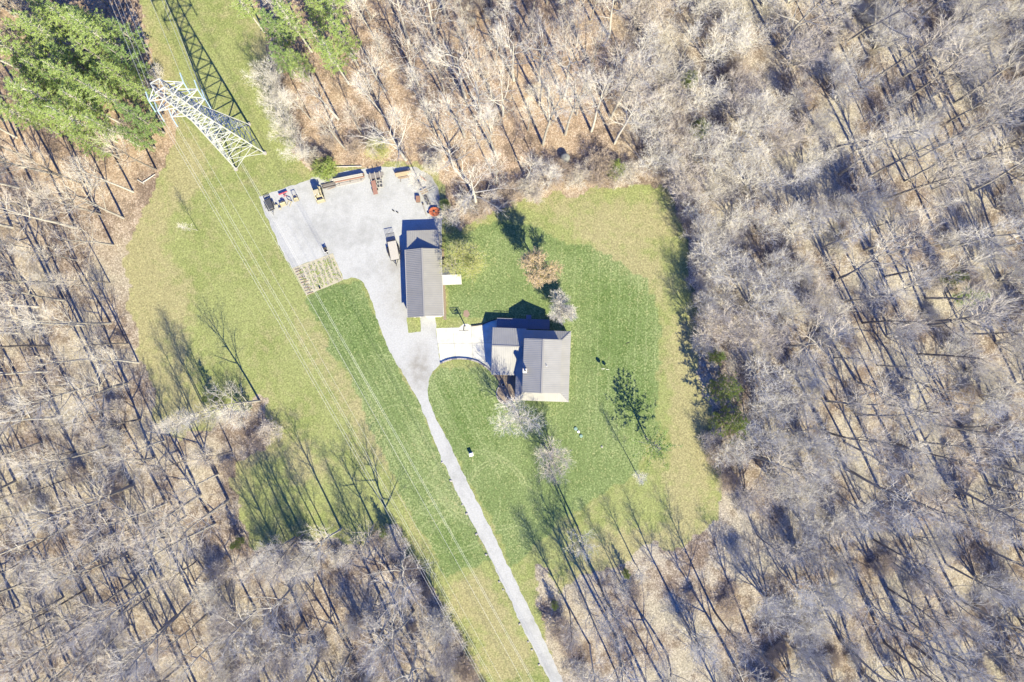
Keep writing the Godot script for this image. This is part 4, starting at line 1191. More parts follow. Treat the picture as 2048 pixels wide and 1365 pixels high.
	# two satellite dishes on posts
	for q in [[1206.6, 738.5, 0.37, 1.35, "left, larger"], [1215.4, 740, 0.31, 1.0, "right, smaller"]]:
		var p: Vector3 = W(q[0], q[1] - 1.5, q[3])
		o = thing("satellite_dish", "white round dish on a thin post on the east lawn, the %s one" % q[4], "satellite dish", Vector3(p.x, 0, p.z))
		part("post", Shape.new().bar(Vector3(0, 0, 0), Vector3(0, q[3], 0), 0.05, 0.05).mesh(), M["grey_metal"], o)
		var ds := Shape.new()
		var tilt := Basis(Vector3.RIGHT, 1.45)
		for i in 4:
			for k in 18:
				var pp := []
				for e in [[i, k], [i, k + 1], [i + 1, k + 1], [i + 1, k]]:
					var rr2: float = q[2] * e[0] / 4.0
					var a: float = TAU * e[1] / 18.0
					pp.append(tilt * Vector3(cos(a) * rr2, rr2 * rr2 * 0.45, sin(a) * rr2 * 1.1) + Vector3(0, q[3], 0.05))
				ds.face(pp[0], pp[1], pp[2], pp[3], Vector3.UP)
		part("dish", ds.mesh(), M["white_paint"], o)
		part("arm", Shape.new().bar(Vector3(0, q[3] - q[2] * 0.8, 0.08), Vector3(0, q[3] - 0.12, q[2]), 0.03, 0.03).mesh(), M["grey_metal"], o)
	# septic lids
	for q in [[1151.5, 858, 0.30, "green_lid", "round green ground lid on the lawn, uppermost of three"], [1157, 864, 0.22, "white_paint", "small round white ground lid between two green lids"], [1162.3, 872.5, 0.28, "green_lid", "round green ground lid on the lawn, lowest of three"]]:
		o = thing("ground_lid", q[4], "lid", at(q[0], q[1]), 0.0, "lids in the lawn south-east of the house")
		part("riser", Shape.new().lathe([[q[2], 0.0], [q[2], 0.10]], 18).mesh(), M[q[3]], o)
		part("cover", Shape.new().lathe([[q[2] * 1.06, 0.09], [q[2] * 1.06, 0.13], [q[2] * 0.8, 0.16], [0.0, 0.17]], 18).mesh(), M[q[3]], o)
	o = thing("transformer_box", "pale green utility box on the lawn left of the driveway's bend", "utility box", at(942.5, 909), yaw_of(4, -1))
	o.set_meta("label", "pale utility box alone on the lawn right of the driveway")
	part("pad", Shape.new().box(Vector3(0, 0.04, 0), Vector3(0.78, 0.08, 0.72)).mesh(), M["concrete"], o)
	part("cabinet", Shape.new().box(Vector3(0, 0.42, 0), Vector3(0.58, 0.7, 0.5)).mesh(), M["white_paint"], o)
	part("lid", Shape.new().prism(PackedVector2Array([Vector2(-0.32, -0.28), Vector2(0.32, -0.28), Vector2(0.32, 0.28), Vector2(-0.32, 0.28)]), 0.77, 0.82).mesh(), M["white_paint"], o)
	single("fallen_stick", Shape.new().tube([Vector3(-0.42, 0.04, 0), Vector3(0.05, 0.05, 0.02), Vector3(0.45, 0.04, 0)], [0.035, 0.03, 0.02], 6, true).mesh(), M["dark_wood"], "short dark stick lying on the lawn east of the house", "stick", at(1256.5, 686), yaw_of(50, -18))
	single("stepping_stone", rock(0.22), M["stone"], "flat pale stone alone on the lawn below the three lids", "stone", at(1204, 894))
	# stump ring in the lawn by the hoop
	structure("bare_soil", sheet(rough_edge(pts([926, 622, 935, 620, 940, 628, 936, 635, 928, 634]), 0.3, 0.3, 17), 0.002), M["earth"])
	# pale stones along the driveway
	var lab := ["topmost", "second", "third", "fourth", "fifth", "sixth", "seventh", "eighth", "ninth", "tenth", "eleventh", "twelfth"]
	var ys := [925, 962, 1010, 1028, 1069, 1110, 1164, 1180, 1249, 1284, 1300, 1330]
	for k in 12:
		var t: float = (ys[k] - 880.0) / (1365.0 - 880.0)
		var x := lerpf(866, 1099, t) - 4.0 - 8.0 * sin(t * PI) * 0.0
		single("roadside_stone", rock(rf(0.17, 0.26)), M["stone"], "pale stone on the driveway's left verge, %s counting from the house" % lab[k], "stone", at(x, ys[k]), rf(0, 6), "stones along the driveway")


func rock(r: float) -> ArrayMesh:
	var s := Shape.new()
	var p := []
	for i in 4:
		var ring := []
		for k in 8:
			var a := TAU * k / 8.0
			var rr: float = r * [1.0, 1.08, 0.75, 0.0][i] * rf(0.8, 1.15)
			ring.append(Vector3(cos(a) * rr, r * [-0.1, 0.25, 0.6, 0.7][i], sin(a) * rr * 0.85))
		p.append(ring)
	for i in 3:
		for k in 8:
			var q := (k + 1) % 8
			s.face(p[i][k], p[i][q], p[i + 1][q], p[i + 1][k], (p[i][k] + p[i][q]) * 0.5 + Vector3(0, 0.05, 0))
	return s.mesh()


# ---------------------------------------------------------------- trees
# One skeleton grower for all bare trees: the trunk and limbs go to one mesh, the fine branches and twigs to another.
var sh_t: Shape
var sh_c: Shape


func turned(d: Vector3, angle: float, around: float) -> Vector3:
	var x := d.cross(Vector3(0.3, 0.1, 0.9)).normalized()
	var y := d.cross(x)
	return (d * cos(angle) + (x * cos(around) + y * sin(around)) * sin(angle)).normalized()


func grow(from: Vector3, dir: Vector3, length: float, rad: float, level: int, g: Dictionary) -> void:
	var segs: int = [7, 4, 3, 2][level]
	var p := [from]
	var r := [rad]
	var d := dir
	var q := from
	for i in segs:
		d = (d + Vector3(rf(-1, 1), rf(-0.6, 0.6), rf(-1, 1)) * g.bend[level] + Vector3.UP * g.lift[level]).normalized()
		q += d * length / segs
		p.append(q)
		r.append(lerpf(rad, rad * g.taper[level], (i + 1.0) / segs))
	(sh_t if level < 2 else sh_c).tube(p, r, [7, 5, 3, 3][level])
	if level == 3:
		for i in g.twigs:
			var t := rf(0.1, 1.0) * segs
			var k := mini(int(t), segs - 1)
			var o: Vector3 = p[k].lerp(p[k + 1], t - k)
			var td := turned((p[k + 1] - p[k]).normalized(), rf(0.15, 0.7), rf(0, TAU))
			td = (td + Vector3.UP * g.twig_up).normalized()
			twig(o, td, rf(0.6, 1.2) * g.twig_len, g.twig_w)
		return
	var n: int = g.count[level]
	var spin := rf(0, TAU)
	for i in n:
		var t: float = lerpf(g.start[level], 1.0, (i + rf(0.1, 0.9)) / n) * segs
		var k := mini(int(t), segs - 1)
		var o: Vector3 = p[k].lerp(p[k + 1], t - k)
		var here := lerpf(rad, rad * g.taper[level], t / segs)
		spin += 2.4 + rf(-0.4, 0.4)
		var along := t / segs
		var cd := turned((p[k + 1] - p[k]).normalized(), g.angle[level] * rf(0.75, 1.25) * (1.15 - 0.35 * along), spin)
		var cl: float = g.len[level] * rf(0.75, 1.2)
		if level == 0:
			cl *= g.low + (g.high - g.low) * pow((along - g.start[0]) / (1.0 - g.start[0]), 1.0)
		else:
			cl *= 1.15 - 0.5 * along
		grow(o, cd, cl, minf(here * 0.8, [0.0, g.limb, 0.022, 0.011][level + 1]), level + 1, g)


func twig(o: Vector3, d: Vector3, l: float, w: float) -> void:
	var s := turned(d, PI / 2, rf(0, TAU)) * w
	sh_c.tri(o - s, o + s, o + d * l)


func bare_tree(g: Dictionary) -> Array:      # [trunk mesh, crown mesh]
	sh_t = Shape.new()
	sh_c = Shape.new()
	for i in g.stems:
		var d := Vector3.UP if g.stems == 1 else turned(Vector3.UP, g.stem_angle * rf(0.6, 1.2), TAU * i / g.stems + rf(-0.4, 0.4))
		if g.stems == 1:
			d = turned(Vector3.UP, rf(0.0, 0.06), rf(0, TAU))
		var foot := Vector3(d.x, 0, d.z).normalized() * (0.12 if g.stems > 1 else 0.0)
		grow(foot - Vector3(0, 0.1, 0), d, g.height * rf(0.88, 1.05), g.radius * (1.0 if g.stems == 1 else rf(0.75, 1.1)), 0, g)
	return [sh_t.mesh(), sh_c.mesh()]


func shape_of(kind: String) -> Dictionary:
	var g := {"stems": 1, "stem_angle": 0.4, "height": 20.0, "radius": 0.26, "limb": 0.085, "taper": [0.22, 0.3, 0.4, 0.5], "bend": [0.05, 0.12, 0.16, 0.18], "lift": [0.01, 0.10, 0.06, 0.05], "count": [11, 6, 4, 0], "start": [0.42, 0.25, 0.2, 0],
		"angle": [0.72, 0.6, 0.5, 0], "len": [4.8, 2.3, 1.15, 0], "low": 1.15, "high": 0.5, "twigs": 13, "twig_len": 0.9, "twig_w": 0.0054, "twig_up": 0.15}
	if kind == "tall":
		pass
	elif kind == "wide":
		g.merge({"height": 17.0, "radius": 0.28, "limb": 0.11, "count": [10, 6, 4, 0], "start": [0.34, 0.2, 0.2, 0], "angle": [0.9, 0.65, 0.6, 0], "len": [6.2, 2.8, 1.2, 0], "bend": [0.07, 0.17, 0.2, 0.2]}, true)
	elif kind == "slim":
		g.merge({"height": 15.0, "radius": 0.13, "limb": 0.05, "count": [12, 5, 4, 0], "start": [0.35, 0.25, 0.2, 0], "angle": [0.6, 0.6, 0.7, 0], "len": [2.6, 1.3, 0.8, 0], "twigs": 9}, true)
	elif kind == "round":
		g.merge({"stems": 5, "stem_angle": 0.38, "height": 7.0, "radius": 0.12, "limb": 0.065, "count": [7, 5, 5, 0], "start": [0.22, 0.2, 0.2, 0], "angle": [0.65, 0.7, 0.7, 0], "len": [3.0, 1.6, 0.9, 0], "low": 1.0, "high": 0.55, "twigs": 8, "twig_len": 0.7, "twig_w": 0.0064, "lift": [0.03, 0.10, 0.08, 0.08], "bend": [0.07, 0.12, 0.15, 0.15]}, true)
	elif kind == "ball":
		g.merge({"stems": 6, "stem_angle": 0.42, "height": 4.6, "radius": 0.08, "limb": 0.04, "count": [9, 7, 6, 0], "start": [0.25, 0.15, 0.2, 0], "angle": [0.6, 0.6, 0.6, 0], "len": [2.1, 1.1, 0.6, 0], "low": 1.0, "high": 0.7, "twigs": 11, "twig_len": 0.5, "twig_w": 0.008, "lift": [0.04, 0.10, 0.08, 0.08]}, true)
	elif kind == "shrub":
		g.merge({"stems": 7, "stem_angle": 0.6, "height": 2.4, "radius": 0.035, "limb": 0.02, "count": [6, 5, 4, 0], "start": [0.1, 0.1, 0.1, 0], "angle": [0.8, 0.8, 0.9, 0], "len": [1.2, 0.75, 0.5, 0], "low": 1.0, "high": 0.6, "twigs": 9, "twig_len": 0.42, "twig_w": 0.008, "bend": [0.14, 0.2, 0.2, 0.2]}, true)
	return g


func leafy(g: Dictionary, per: int, size: float) -> Array:        # a bare tree and leaves on its twigs
	var m := bare_tree(g)
	var s := Shape.new()
	var v := sh_c.v
	for i in range(0, v.size(), 3):
		if v[i].distance_to(v[i + 1]) < 0.04:
			for k in per:
				var o := v[i].lerp(v[i + 2], rf(0.2, 1.1))
				var d := Vector3(rf(-1, 1), rf(-0.6, 0.7), rf(-1, 1)).normalized()
				var e := turned(d, PI / 2, rf(0, TAU))
				s.tri(o, o + d * size + e * size * 0.4, o + d * size - e * size * 0.4)
	m.append(s.mesh())
	return m


func pine(h: float, reach: float, low: float, tufts: int) -> Array:     # [trunk, needles]
	var t := Shape.new()
	var f := Shape.new()
	var p := []
	var r := []
	var lean := Vector3(rf(-0.02, 0.02), 0, rf(-0.02, 0.02))
	for i in 9:
		var y := h * i / 8.0
		p.append(Vector3(0, y - 0.1, 0) + lean * y + Vector3(rf(-0.06, 0.06), 0, rf(-0.06, 0.06)) * float(i > 0))
		r.append(lerpf(0.22, 0.03, i / 8.0))
	t.tube(p, r, 7)
	var y := h * low
	var spin := 0.0
	while y < h - 0.3:
		var u := (y - h * low) / (h * (1.0 - low))
		var n := 4 if u > 0.75 else 5
		for k in n:
			if rng.randf() < 0.14:
				continue
			spin += TAU / n + rf(-0.3, 0.3)
			var l := reach * (1.0 - pow(u, 1.6) * 0.85) * rf(0.55, 1.1) * minf(1.0, 0.55 + u * 2.5)
			var a := p[0].lerp(p[8], y / h) as Vector3
			var d := Vector3(cos(spin), lerpf(0.08, 0.75, u), sin(spin)).normalized()
			var b := a + d * l * 0.6
			var c := b + (d + Vector3(0, 0.18, 0)).normalized() * l * 0.4
			t.tube([a, b, c], [0.045, 0.028, 0.012], 3)
			var m := int(tufts * l / reach) + 2
			for j in m:
				var w := rf(0.28, 1.05)
				var o := (a.lerp(b, w / 0.6) if w < 0.6 else b.lerp(c, (w - 0.6) / 0.4)) as Vector3
				o += Vector3(rf(-1, 1), rf(-0.3, 0.4), rf(-1, 1)) * 0.34 * l / reach * 1.3
				for e in 12:
					var nd := (Vector3(rf(-1, 1), rf(-0.35, 0.9), rf(-1, 1)).normalized() + d * 0.7).normalized()
					var sd := turned(nd, PI / 2, rf(0, TAU)) * rf(0.022, 0.042)
					f.tri(o - sd, o + sd, o + nd * rf(0.26, 0.46))
		y += rf(0.45, 0.8)
	return [t.mesh(), f.mesh()]


func plant(kind: String, called: String, pos: Vector3, scale: Vector3, label: String, category: String, group: String, mats: Array) -> Node3D:
	var set_: Array = V[kind]
	var o := thing(called, label, category, pos, rf(0, TAU), group)
	o.scale = scale
	var parts := ["trunk", "crown", "leaves"]
	for i in set_.size():
		part(parts[i], set_[i], M[mats[i]], o)
	return o


var V := {}      # kind -> [meshes]
var LOOK := {}   # kind -> [materials]


func build_woods() -> void:
	for i in 5:
		V["tall%d" % i] = bare_tree(shape_of("tall"))
		LOOK["tall%d" % i] = [["bark_pale", "twig_grey"], ["bark_grey", "twig_grey"], ["bark_grey", "twig_pale"], ["bark_dark", "twig_warm"], ["bark_pale", "twig_warm"]][i]
	for i in 3:
		V["wide%d" % i] = bare_tree(shape_of("wide"))
		LOOK["wide%d" % i] = [["bark_pale", "twig_grey"], ["bark_grey", "twig_grey"], ["bark_grey", "twig_warm"]][i]
	for i in 3:
		V["slim%d" % i] = bare_tree(shape_of("slim"))
		LOOK["slim%d" % i] = [["bark_grey", "twig_grey"], ["bark_dark", "twig_warm"], ["bark_pale", "twig_pale"]][i]
	for i in 3:
		V["round%d" % i] = bare_tree(shape_of("round"))
		LOOK["round%d" % i] = [["bark_pale", "twig_pale"], ["bark_grey", "twig_grey"], ["bark_grey", "twig_pink"]][i]
	V["ball0"] = bare_tree(shape_of("ball"))
	LOOK["ball0"] = ["bark_grey", "twig_pale"]
	for i in 3:
		V["shrub%d" % i] = bare_tree(shape_of("shrub"))
		LOOK["shrub%d" % i] = [["bark_dark", "twig_brown"], ["bark_grey", "twig_grey"], ["bark_dark", "twig_pink"]][i]
	for i in 3:
		V["pine%d" % i] = pine([20.0, 17.0, 14.0][i], [3.3, 3.1, 2.8][i], [0.42, 0.3, 0.15][i], 12)
		LOOK["pine%d" % i] = [["bark_pale", "needle_bright"], ["bark_grey", "needle_bright"], ["bark_grey", "needle_green"]][i]
	V["cedar0"] = pine(8.0, 1.9, 0.04, 9)
	LOOK["cedar0"] = ["bark_dark", "needle_dark"]
	V["loosepine0"] = pine(10.5, 5.0, 0.28, 17)
	LOOK["loosepine0"] = ["bark_grey", "needle_green"]
	V["darkpine0"] = pine(12.0, 3.8, 0.06, 14)
	LOOK["darkpine0"] = ["bark_dark", "needle_dark"]
	var oak := shape_of("wide")
	oak.merge({"height": 10.5, "radius": 0.18, "limb": 0.09, "len": [2.6, 1.3, 0.75, 0], "count": [10, 6, 4, 0], "start": [0.2, 0.2, 0.2, 0], "low": 1.2, "high": 0.6}, true)
	V["oak0"] = leafy(oak, 8, 0.125)
	LOOK["oak0"] = ["bark_grey", "twig_pink", "leaf_tan"]
	var bud := shape_of("round")
	bud.merge({"height": 6.0, "count": [7, 5, 4, 0]}, true)
	V["bud0"] = leafy(bud, 3, 0.11)
	LOOK["bud0"] = ["bark_grey", "twig_warm", "leaf_bud"]
	var bush := shape_of("shrub")
	V["bush0"] = leafy(bush, 2, 0.13)
	LOOK["bush0"] = ["bark_dark", "twig_brown", "leaf_green"]

	lone_trees()
	pines()
	forest()
	thickets()


func put(kind: String, px: float, py: float, size: float, label: String, category := "tree", group := "") -> void:
	var called := {"tall": "bare_tree", "wide": "bare_tree", "slim": "bare_tree", "round": "bare_tree", "ball": "bare_tree", "shrub": "bare_shrub", "pine": "pine_tree", "cedar": "cedar_tree", "loosepine": "pine_tree", "darkpine": "pine_tree", "oak": "oak_tree", "bud": "budding_tree", "bush": "green_bush"}
	var p := at(px, py)
	taken.append(Vector3(p.x, 2.0, p.z))
	plant(kind, called[kind.rstrip("0123456789")], p, Vector3(size, size, size), label, category, group, LOOK[kind])


var taken := []


func lone_trees() -> void:
	put("oak0", 1085, 550, 1.05, "tree keeping its pinkish tan dead leaves, behind the house")
	put("bud0", 934, 524, 0.95, "pale yellow-green budding tree beside the white shed roof")
	put("ball0", 1122, 620, 1.0, "dense round whitish bare tree at the house's back corner")
	put("round0", 1036, 833, 1.12, "wide pale grey bare tree in front of the house's mulch bed")
	put("round2", 1105, 914, 1.05, "pinkish grey round bare tree south of the house")
	put("loosepine0", 1297, 884, 0.95, "loose green pine alone on the south-east lawn")
	put("slim2", 1270, 942, 0.62, "small thin bare tree on the south-east lawn below the pine")
	put("tall2", 1155, 1054, 0.68, "bare tree with long shadow pointing to the pinkish round tree")
	put("round1", 1400, 482, 1.2, "many-stemmed bare tree at the lawn's east edge with branching shadow")
	put("slim2", 395, 461, 0.40, "small white birch alone on the meadow left of the power lines")
	put("slim1", 755, 318, 0.42, "thin sapling just behind the lumber rack")
	put("bud0", 762, 306, 0.55, "small yellow-green budding sapling behind the lumber rack")
	put("slim0", 849, 388, 0.85, "slender bare tree by the pallet casting a thin straight shadow")
	put("round1", 905, 440, 0.6, "low grey bare tree between barn end and wood")
	for q in [[548, 168, 0.85, "uppermost"], [563, 205, 0.75, "second from the top"], [575, 240, 0.9, "third from the top"], [590, 275, 0.8, "fourth from the top"], [604, 312, 0.7, "lowest"]]:
		put("round%d" % (int(q[1]) % 2), q[0], q[1], q[2], "bushy grey tree on the rim between grass corridor and northern wood, " + q[3], "tree", "bushy trees on the corridor's rim")
	taken.append(Vector3((1131 - 1024) * S, 4.0, (316 - 682.5) * S))
	taken.append(Vector3((1150 - 1024) * S, 3.0, (330 - 682.5) * S))
	# groups at the meadow's and the lawn's edges
	var g := "bare trees in the small groves on the meadow"
	for q in [["wide1", 519, 802, 0.78, "bare tree at the right tip of the meadow's upper grove, longest forked shadow"], ["slim1", 411, 821, 0.95, "slender tree in the upper grove, left of its middle"], ["slim0", 420, 831, 1.0, "slender tree in the upper grove, just right of a twin"],
			["slim2", 437, 817, 0.85, "slender tree in the upper grove's centre"], ["slim0", 392, 840, 0.85, "leftmost slender tree of the upper grove"], ["cedar0", 432, 795, 0.7, "dark small cedar in the upper grove"], ["round0", 488, 822, 0.75, "low many-stemmed grey tree of the upper grove"],
			["round1", 452, 835, 0.6, "low grey twiggy tree below the upper grove's centre"], ["cedar0", 500, 815, 0.45, "tiny dark cedar near the upper grove's right tip"]]:
		put(q[0], q[1], q[2], q[3], q[4], "tree", g)
	for q in [["tall1", 590, 1075, 0.72, "bare tree at the lower grove's front, second from left"], ["tall3", 606, 1070, 0.78, "bare tree at the lower grove's front, third from left"], ["slim1", 646, 1078, 1.05, "slender tree in the lower grove's middle front"], ["tall0", 682, 1058, 0.85, "tallest bare tree of the lower grove with forked shadow"],
			["slim0", 664, 1090, 1.0, "slender tree behind the lower grove's tallest tree"], ["wide2", 747, 1052, 0.7, "bare tree at the lower grove's right front near the wires"], ["cedar0", 772, 1058, 0.6, "dark bush-like cedar at the lower grove's right tip"], ["slim2", 572, 1085, 0.95, "leftmost slender tree of the lower grove"], 			["round1", 625, 1110, 0.9, "low grey twiggy tree in the lower grove"], ["slim1", 537, 1092, 0.9, "slender tree at the lower grove's left end"], ["slim0", 556, 1096, 1.05, "slender tree just right of the lower grove's left end"], ["slim1", 618, 1092, 1.1, "slender tree behind the lower grove's front, left of its middle"],
			["slim0", 634, 1100, 0.95, "slender tree deep in the lower grove's middle"], ["slim1", 722, 1086, 0.95, "slender tree in the lower grove, right of its tallest tree"], ["round1", 560, 1120, 0.8, "low grey twiggy tree at the lower grove's left"], ["cedar0", 484, 1080, 0.65, "dark cedar alone left of the lower grove"]]:
		put(q[0], q[1], q[2], q[3], q[4], "tree", g)
	g = "tall bare trees south of the lawn"
	for q in [["tall1", 1163, 1187, 0.70, "tall bare tree south of the lawn, nearest the driveway"], ["slim1", 1138, 1220, 1.0, "slender tall tree south of the lawn close to the drive"], ["tall3", 1197, 1161, 0.85, "tall bare tree with straight trunk south of the lawn, left of centre"], ["slim0", 1211, 1220, 0.95, "slender tall tree behind the straight-trunked one"],
			["slim0", 1233, 1151, 0.7, "slender tree south of the lawn, right of the straight-trunked one"], ["tall0", 1268, 1124, 0.48, "bare tree at the tan grass edge south of the lawn"], ["tall2", 1360, 1226, 0.82, "tall bare tree south of the lawn with the broadest shadow"], ["cedar0", 1250, 1142, 0.5, "dark cedar among the trees south of the lawn"],
			["tall1", 1512, 1300, 0.95, "tall forked tree in the light litter far lower right"], ["wide1", 1335, 1310, 0.8, "broad bare tree in the light litter right of the drive"], ["cedar0", 1108, 1205, 0.45, "dark cedar between driveway and southern trees"], ["tall4", 1290, 1250, 0.7, "tall pale bare tree in the light litter south of the lawn"], ["tall3", 1430, 1225, 0.8, "tall dark bare tree at the litter's east side"],
			["slim2", 1180, 1290, 1.3, "slender pale tree close to the lower driveway"], ["slim1", 1225, 1330, 1.3, "slender dark tree close to the lower driveway"], ["tall0", 1285, 1350, 1.0, "tall bare tree at the lower edge right of the drive"]]:
		put(q[0], q[1], q[2], q[3], q[4], "tree", g)
	put("darkpine0", 1432, 774, 1.0, "dark green pine at the lawn's east edge, upper of two")
	put("darkpine0", 1441, 836, 1.05, "dark green pine at the lawn's east edge, lower of two")
	put("cedar0", 1424, 712, 0.9, "small dark cedar at the lawn's east edge above two dark pines")
	put("round0", 1292, 262, 1.15, "broad whitish bare tree in the brush above the lawn")
	put("bush0", 1230, 343, 0.8, "bright green bush in the brush above the lawn", "bush")
	put("bush0", 1397, 262, 0.8, "bright green bush in the eastern wood near the lawn's corner", "bush")
	put("bush0", 1374, 164, 0.7, "small bright green bush in the upper wood, left of centre-right", "bush")
	put("pine2", 1905, 598, 0.7, "yellow-green pine alone in the grey eastern wood")
	put("cedar0", 1885, 560, 0.9, "dark cedar behind the lone yellow-green pine")
	put("bush0", 655, 343, 1.0, "green bush behind the weathered board pile", "bush")
	put("shrub1", 868, 332, 1.1, "bluish grey twiggy bush at the yard's upper right corner", "shrub")
	put("bush0", 890, 412, 0.45, "green bush beside the orange mower", "bush")


func pines() -> void:
	var areas := [pts([120, -60, 250, -60, 262, 10, 298, 95, 322, 180, 345, 240, 338, 290, 300, 318, 230, 318, 150, 290, 60, 240, -120, 190, -140, -60]), pts([500, -60, 510, 20, 530, 80, 556, 135, 600, 165, 650, 170, 715, 176, 738, 110, 745, -60])]
	var spots := []
	for n in 2:
		var tries := 0
		while tries < 2600:
			tries += 1
			var q := Vector2(rf(-105, -20), rf(-68, -30))
			if not Geometry2D.is_point_in_polygon(q, areas[n]):
				continue
			var ok := true
			for s in spots:
				if s[0].distance_to(q) < ([2.7, 3.4][n] if rng.randf() < 0.9 else 2.0):
					ok = false
					break
			if ok:
				spots.append([q, n])
	for s in spots:
		var q: Vector2 = s[0]
		if q.x * 1.15 < -95.0 or q.y * 1.15 < -64.0:
			continue
		taken.append(Vector3(q.x, 3.0, q.y))
		var edge: bool = (q.x > -66 and s[1] == 0) or rng.randf() < 0.25
		var kind := "pine%d" % (rng.randi_range(1, 2) if edge else rng.randi_range(0, 1))
		var sz := rf(0.78, 1.05)
		var size := Vector3(sz, sz * rf(0.92, 1.08), sz)
		var look: Array = LOOK[kind]
		var l := place_label("yellow-green pine", "in the tower's pine stand" if s[1] == 0 else "in the upper pines", q, 15.0 * sz)
		plant(kind, "pine_tree", Vector3(q.x, 0, q.y), size, l, "tree", "pines left of the tower" if s[1] == 0 else "pines right of the grass corridor", look)


func in_words(n: int) -> String:
	var ones := ["zero", "one", "two", "three", "four", "five", "six", "seven", "eight", "nine", "ten", "eleven", "twelve", "thirteen", "fourteen", "fifteen", "sixteen", "seventeen", "eighteen", "nineteen"]
	var tens := ["", "", "twenty", "thirty", "forty", "fifty", "sixty", "seventy", "eighty", "ninety"]
	n = clampi(n, 0, 99)
	if n < 20:
		return ones[n]
	return tens[n / 10] if n % 10 == 0 else tens[n / 10] + "-" + ones[n % 10]


func place_label(what: String, where: String, q: Vector2, h: float) -> String:
	var f := 1.0 / (1.0 - h / HC)
	var u := roundi((q.x * f / S + 1024.0) / 20.48)
	var v := roundi((q.y * f / S + 682.5) / 13.65)
	var l := ""
	for k in 9:     # the next free whole percent
		l = "%s %s, %s percent across, %s down" % [what, where, in_words(u + [0, 0, 1, 0, -1, 1, -1, 1, -1][k]), in_words(v + [0, 1, 0, -1, 0, 1, -1, -1, 1][k])]
		if not labels.has(l):
			break
	labels[l] = true
	return l


func region(px: float, py: float) -> String:
	if py < 450 and px > 480 and px < 1240:
		return "north"
	if px >= 1240 and py < 1020 or px >= 1520:
		return "east"
	if px < 480 and py < 1120 or px < 430:
		return "west"
	if px < 1000:
		return "southwest"
	return "south"


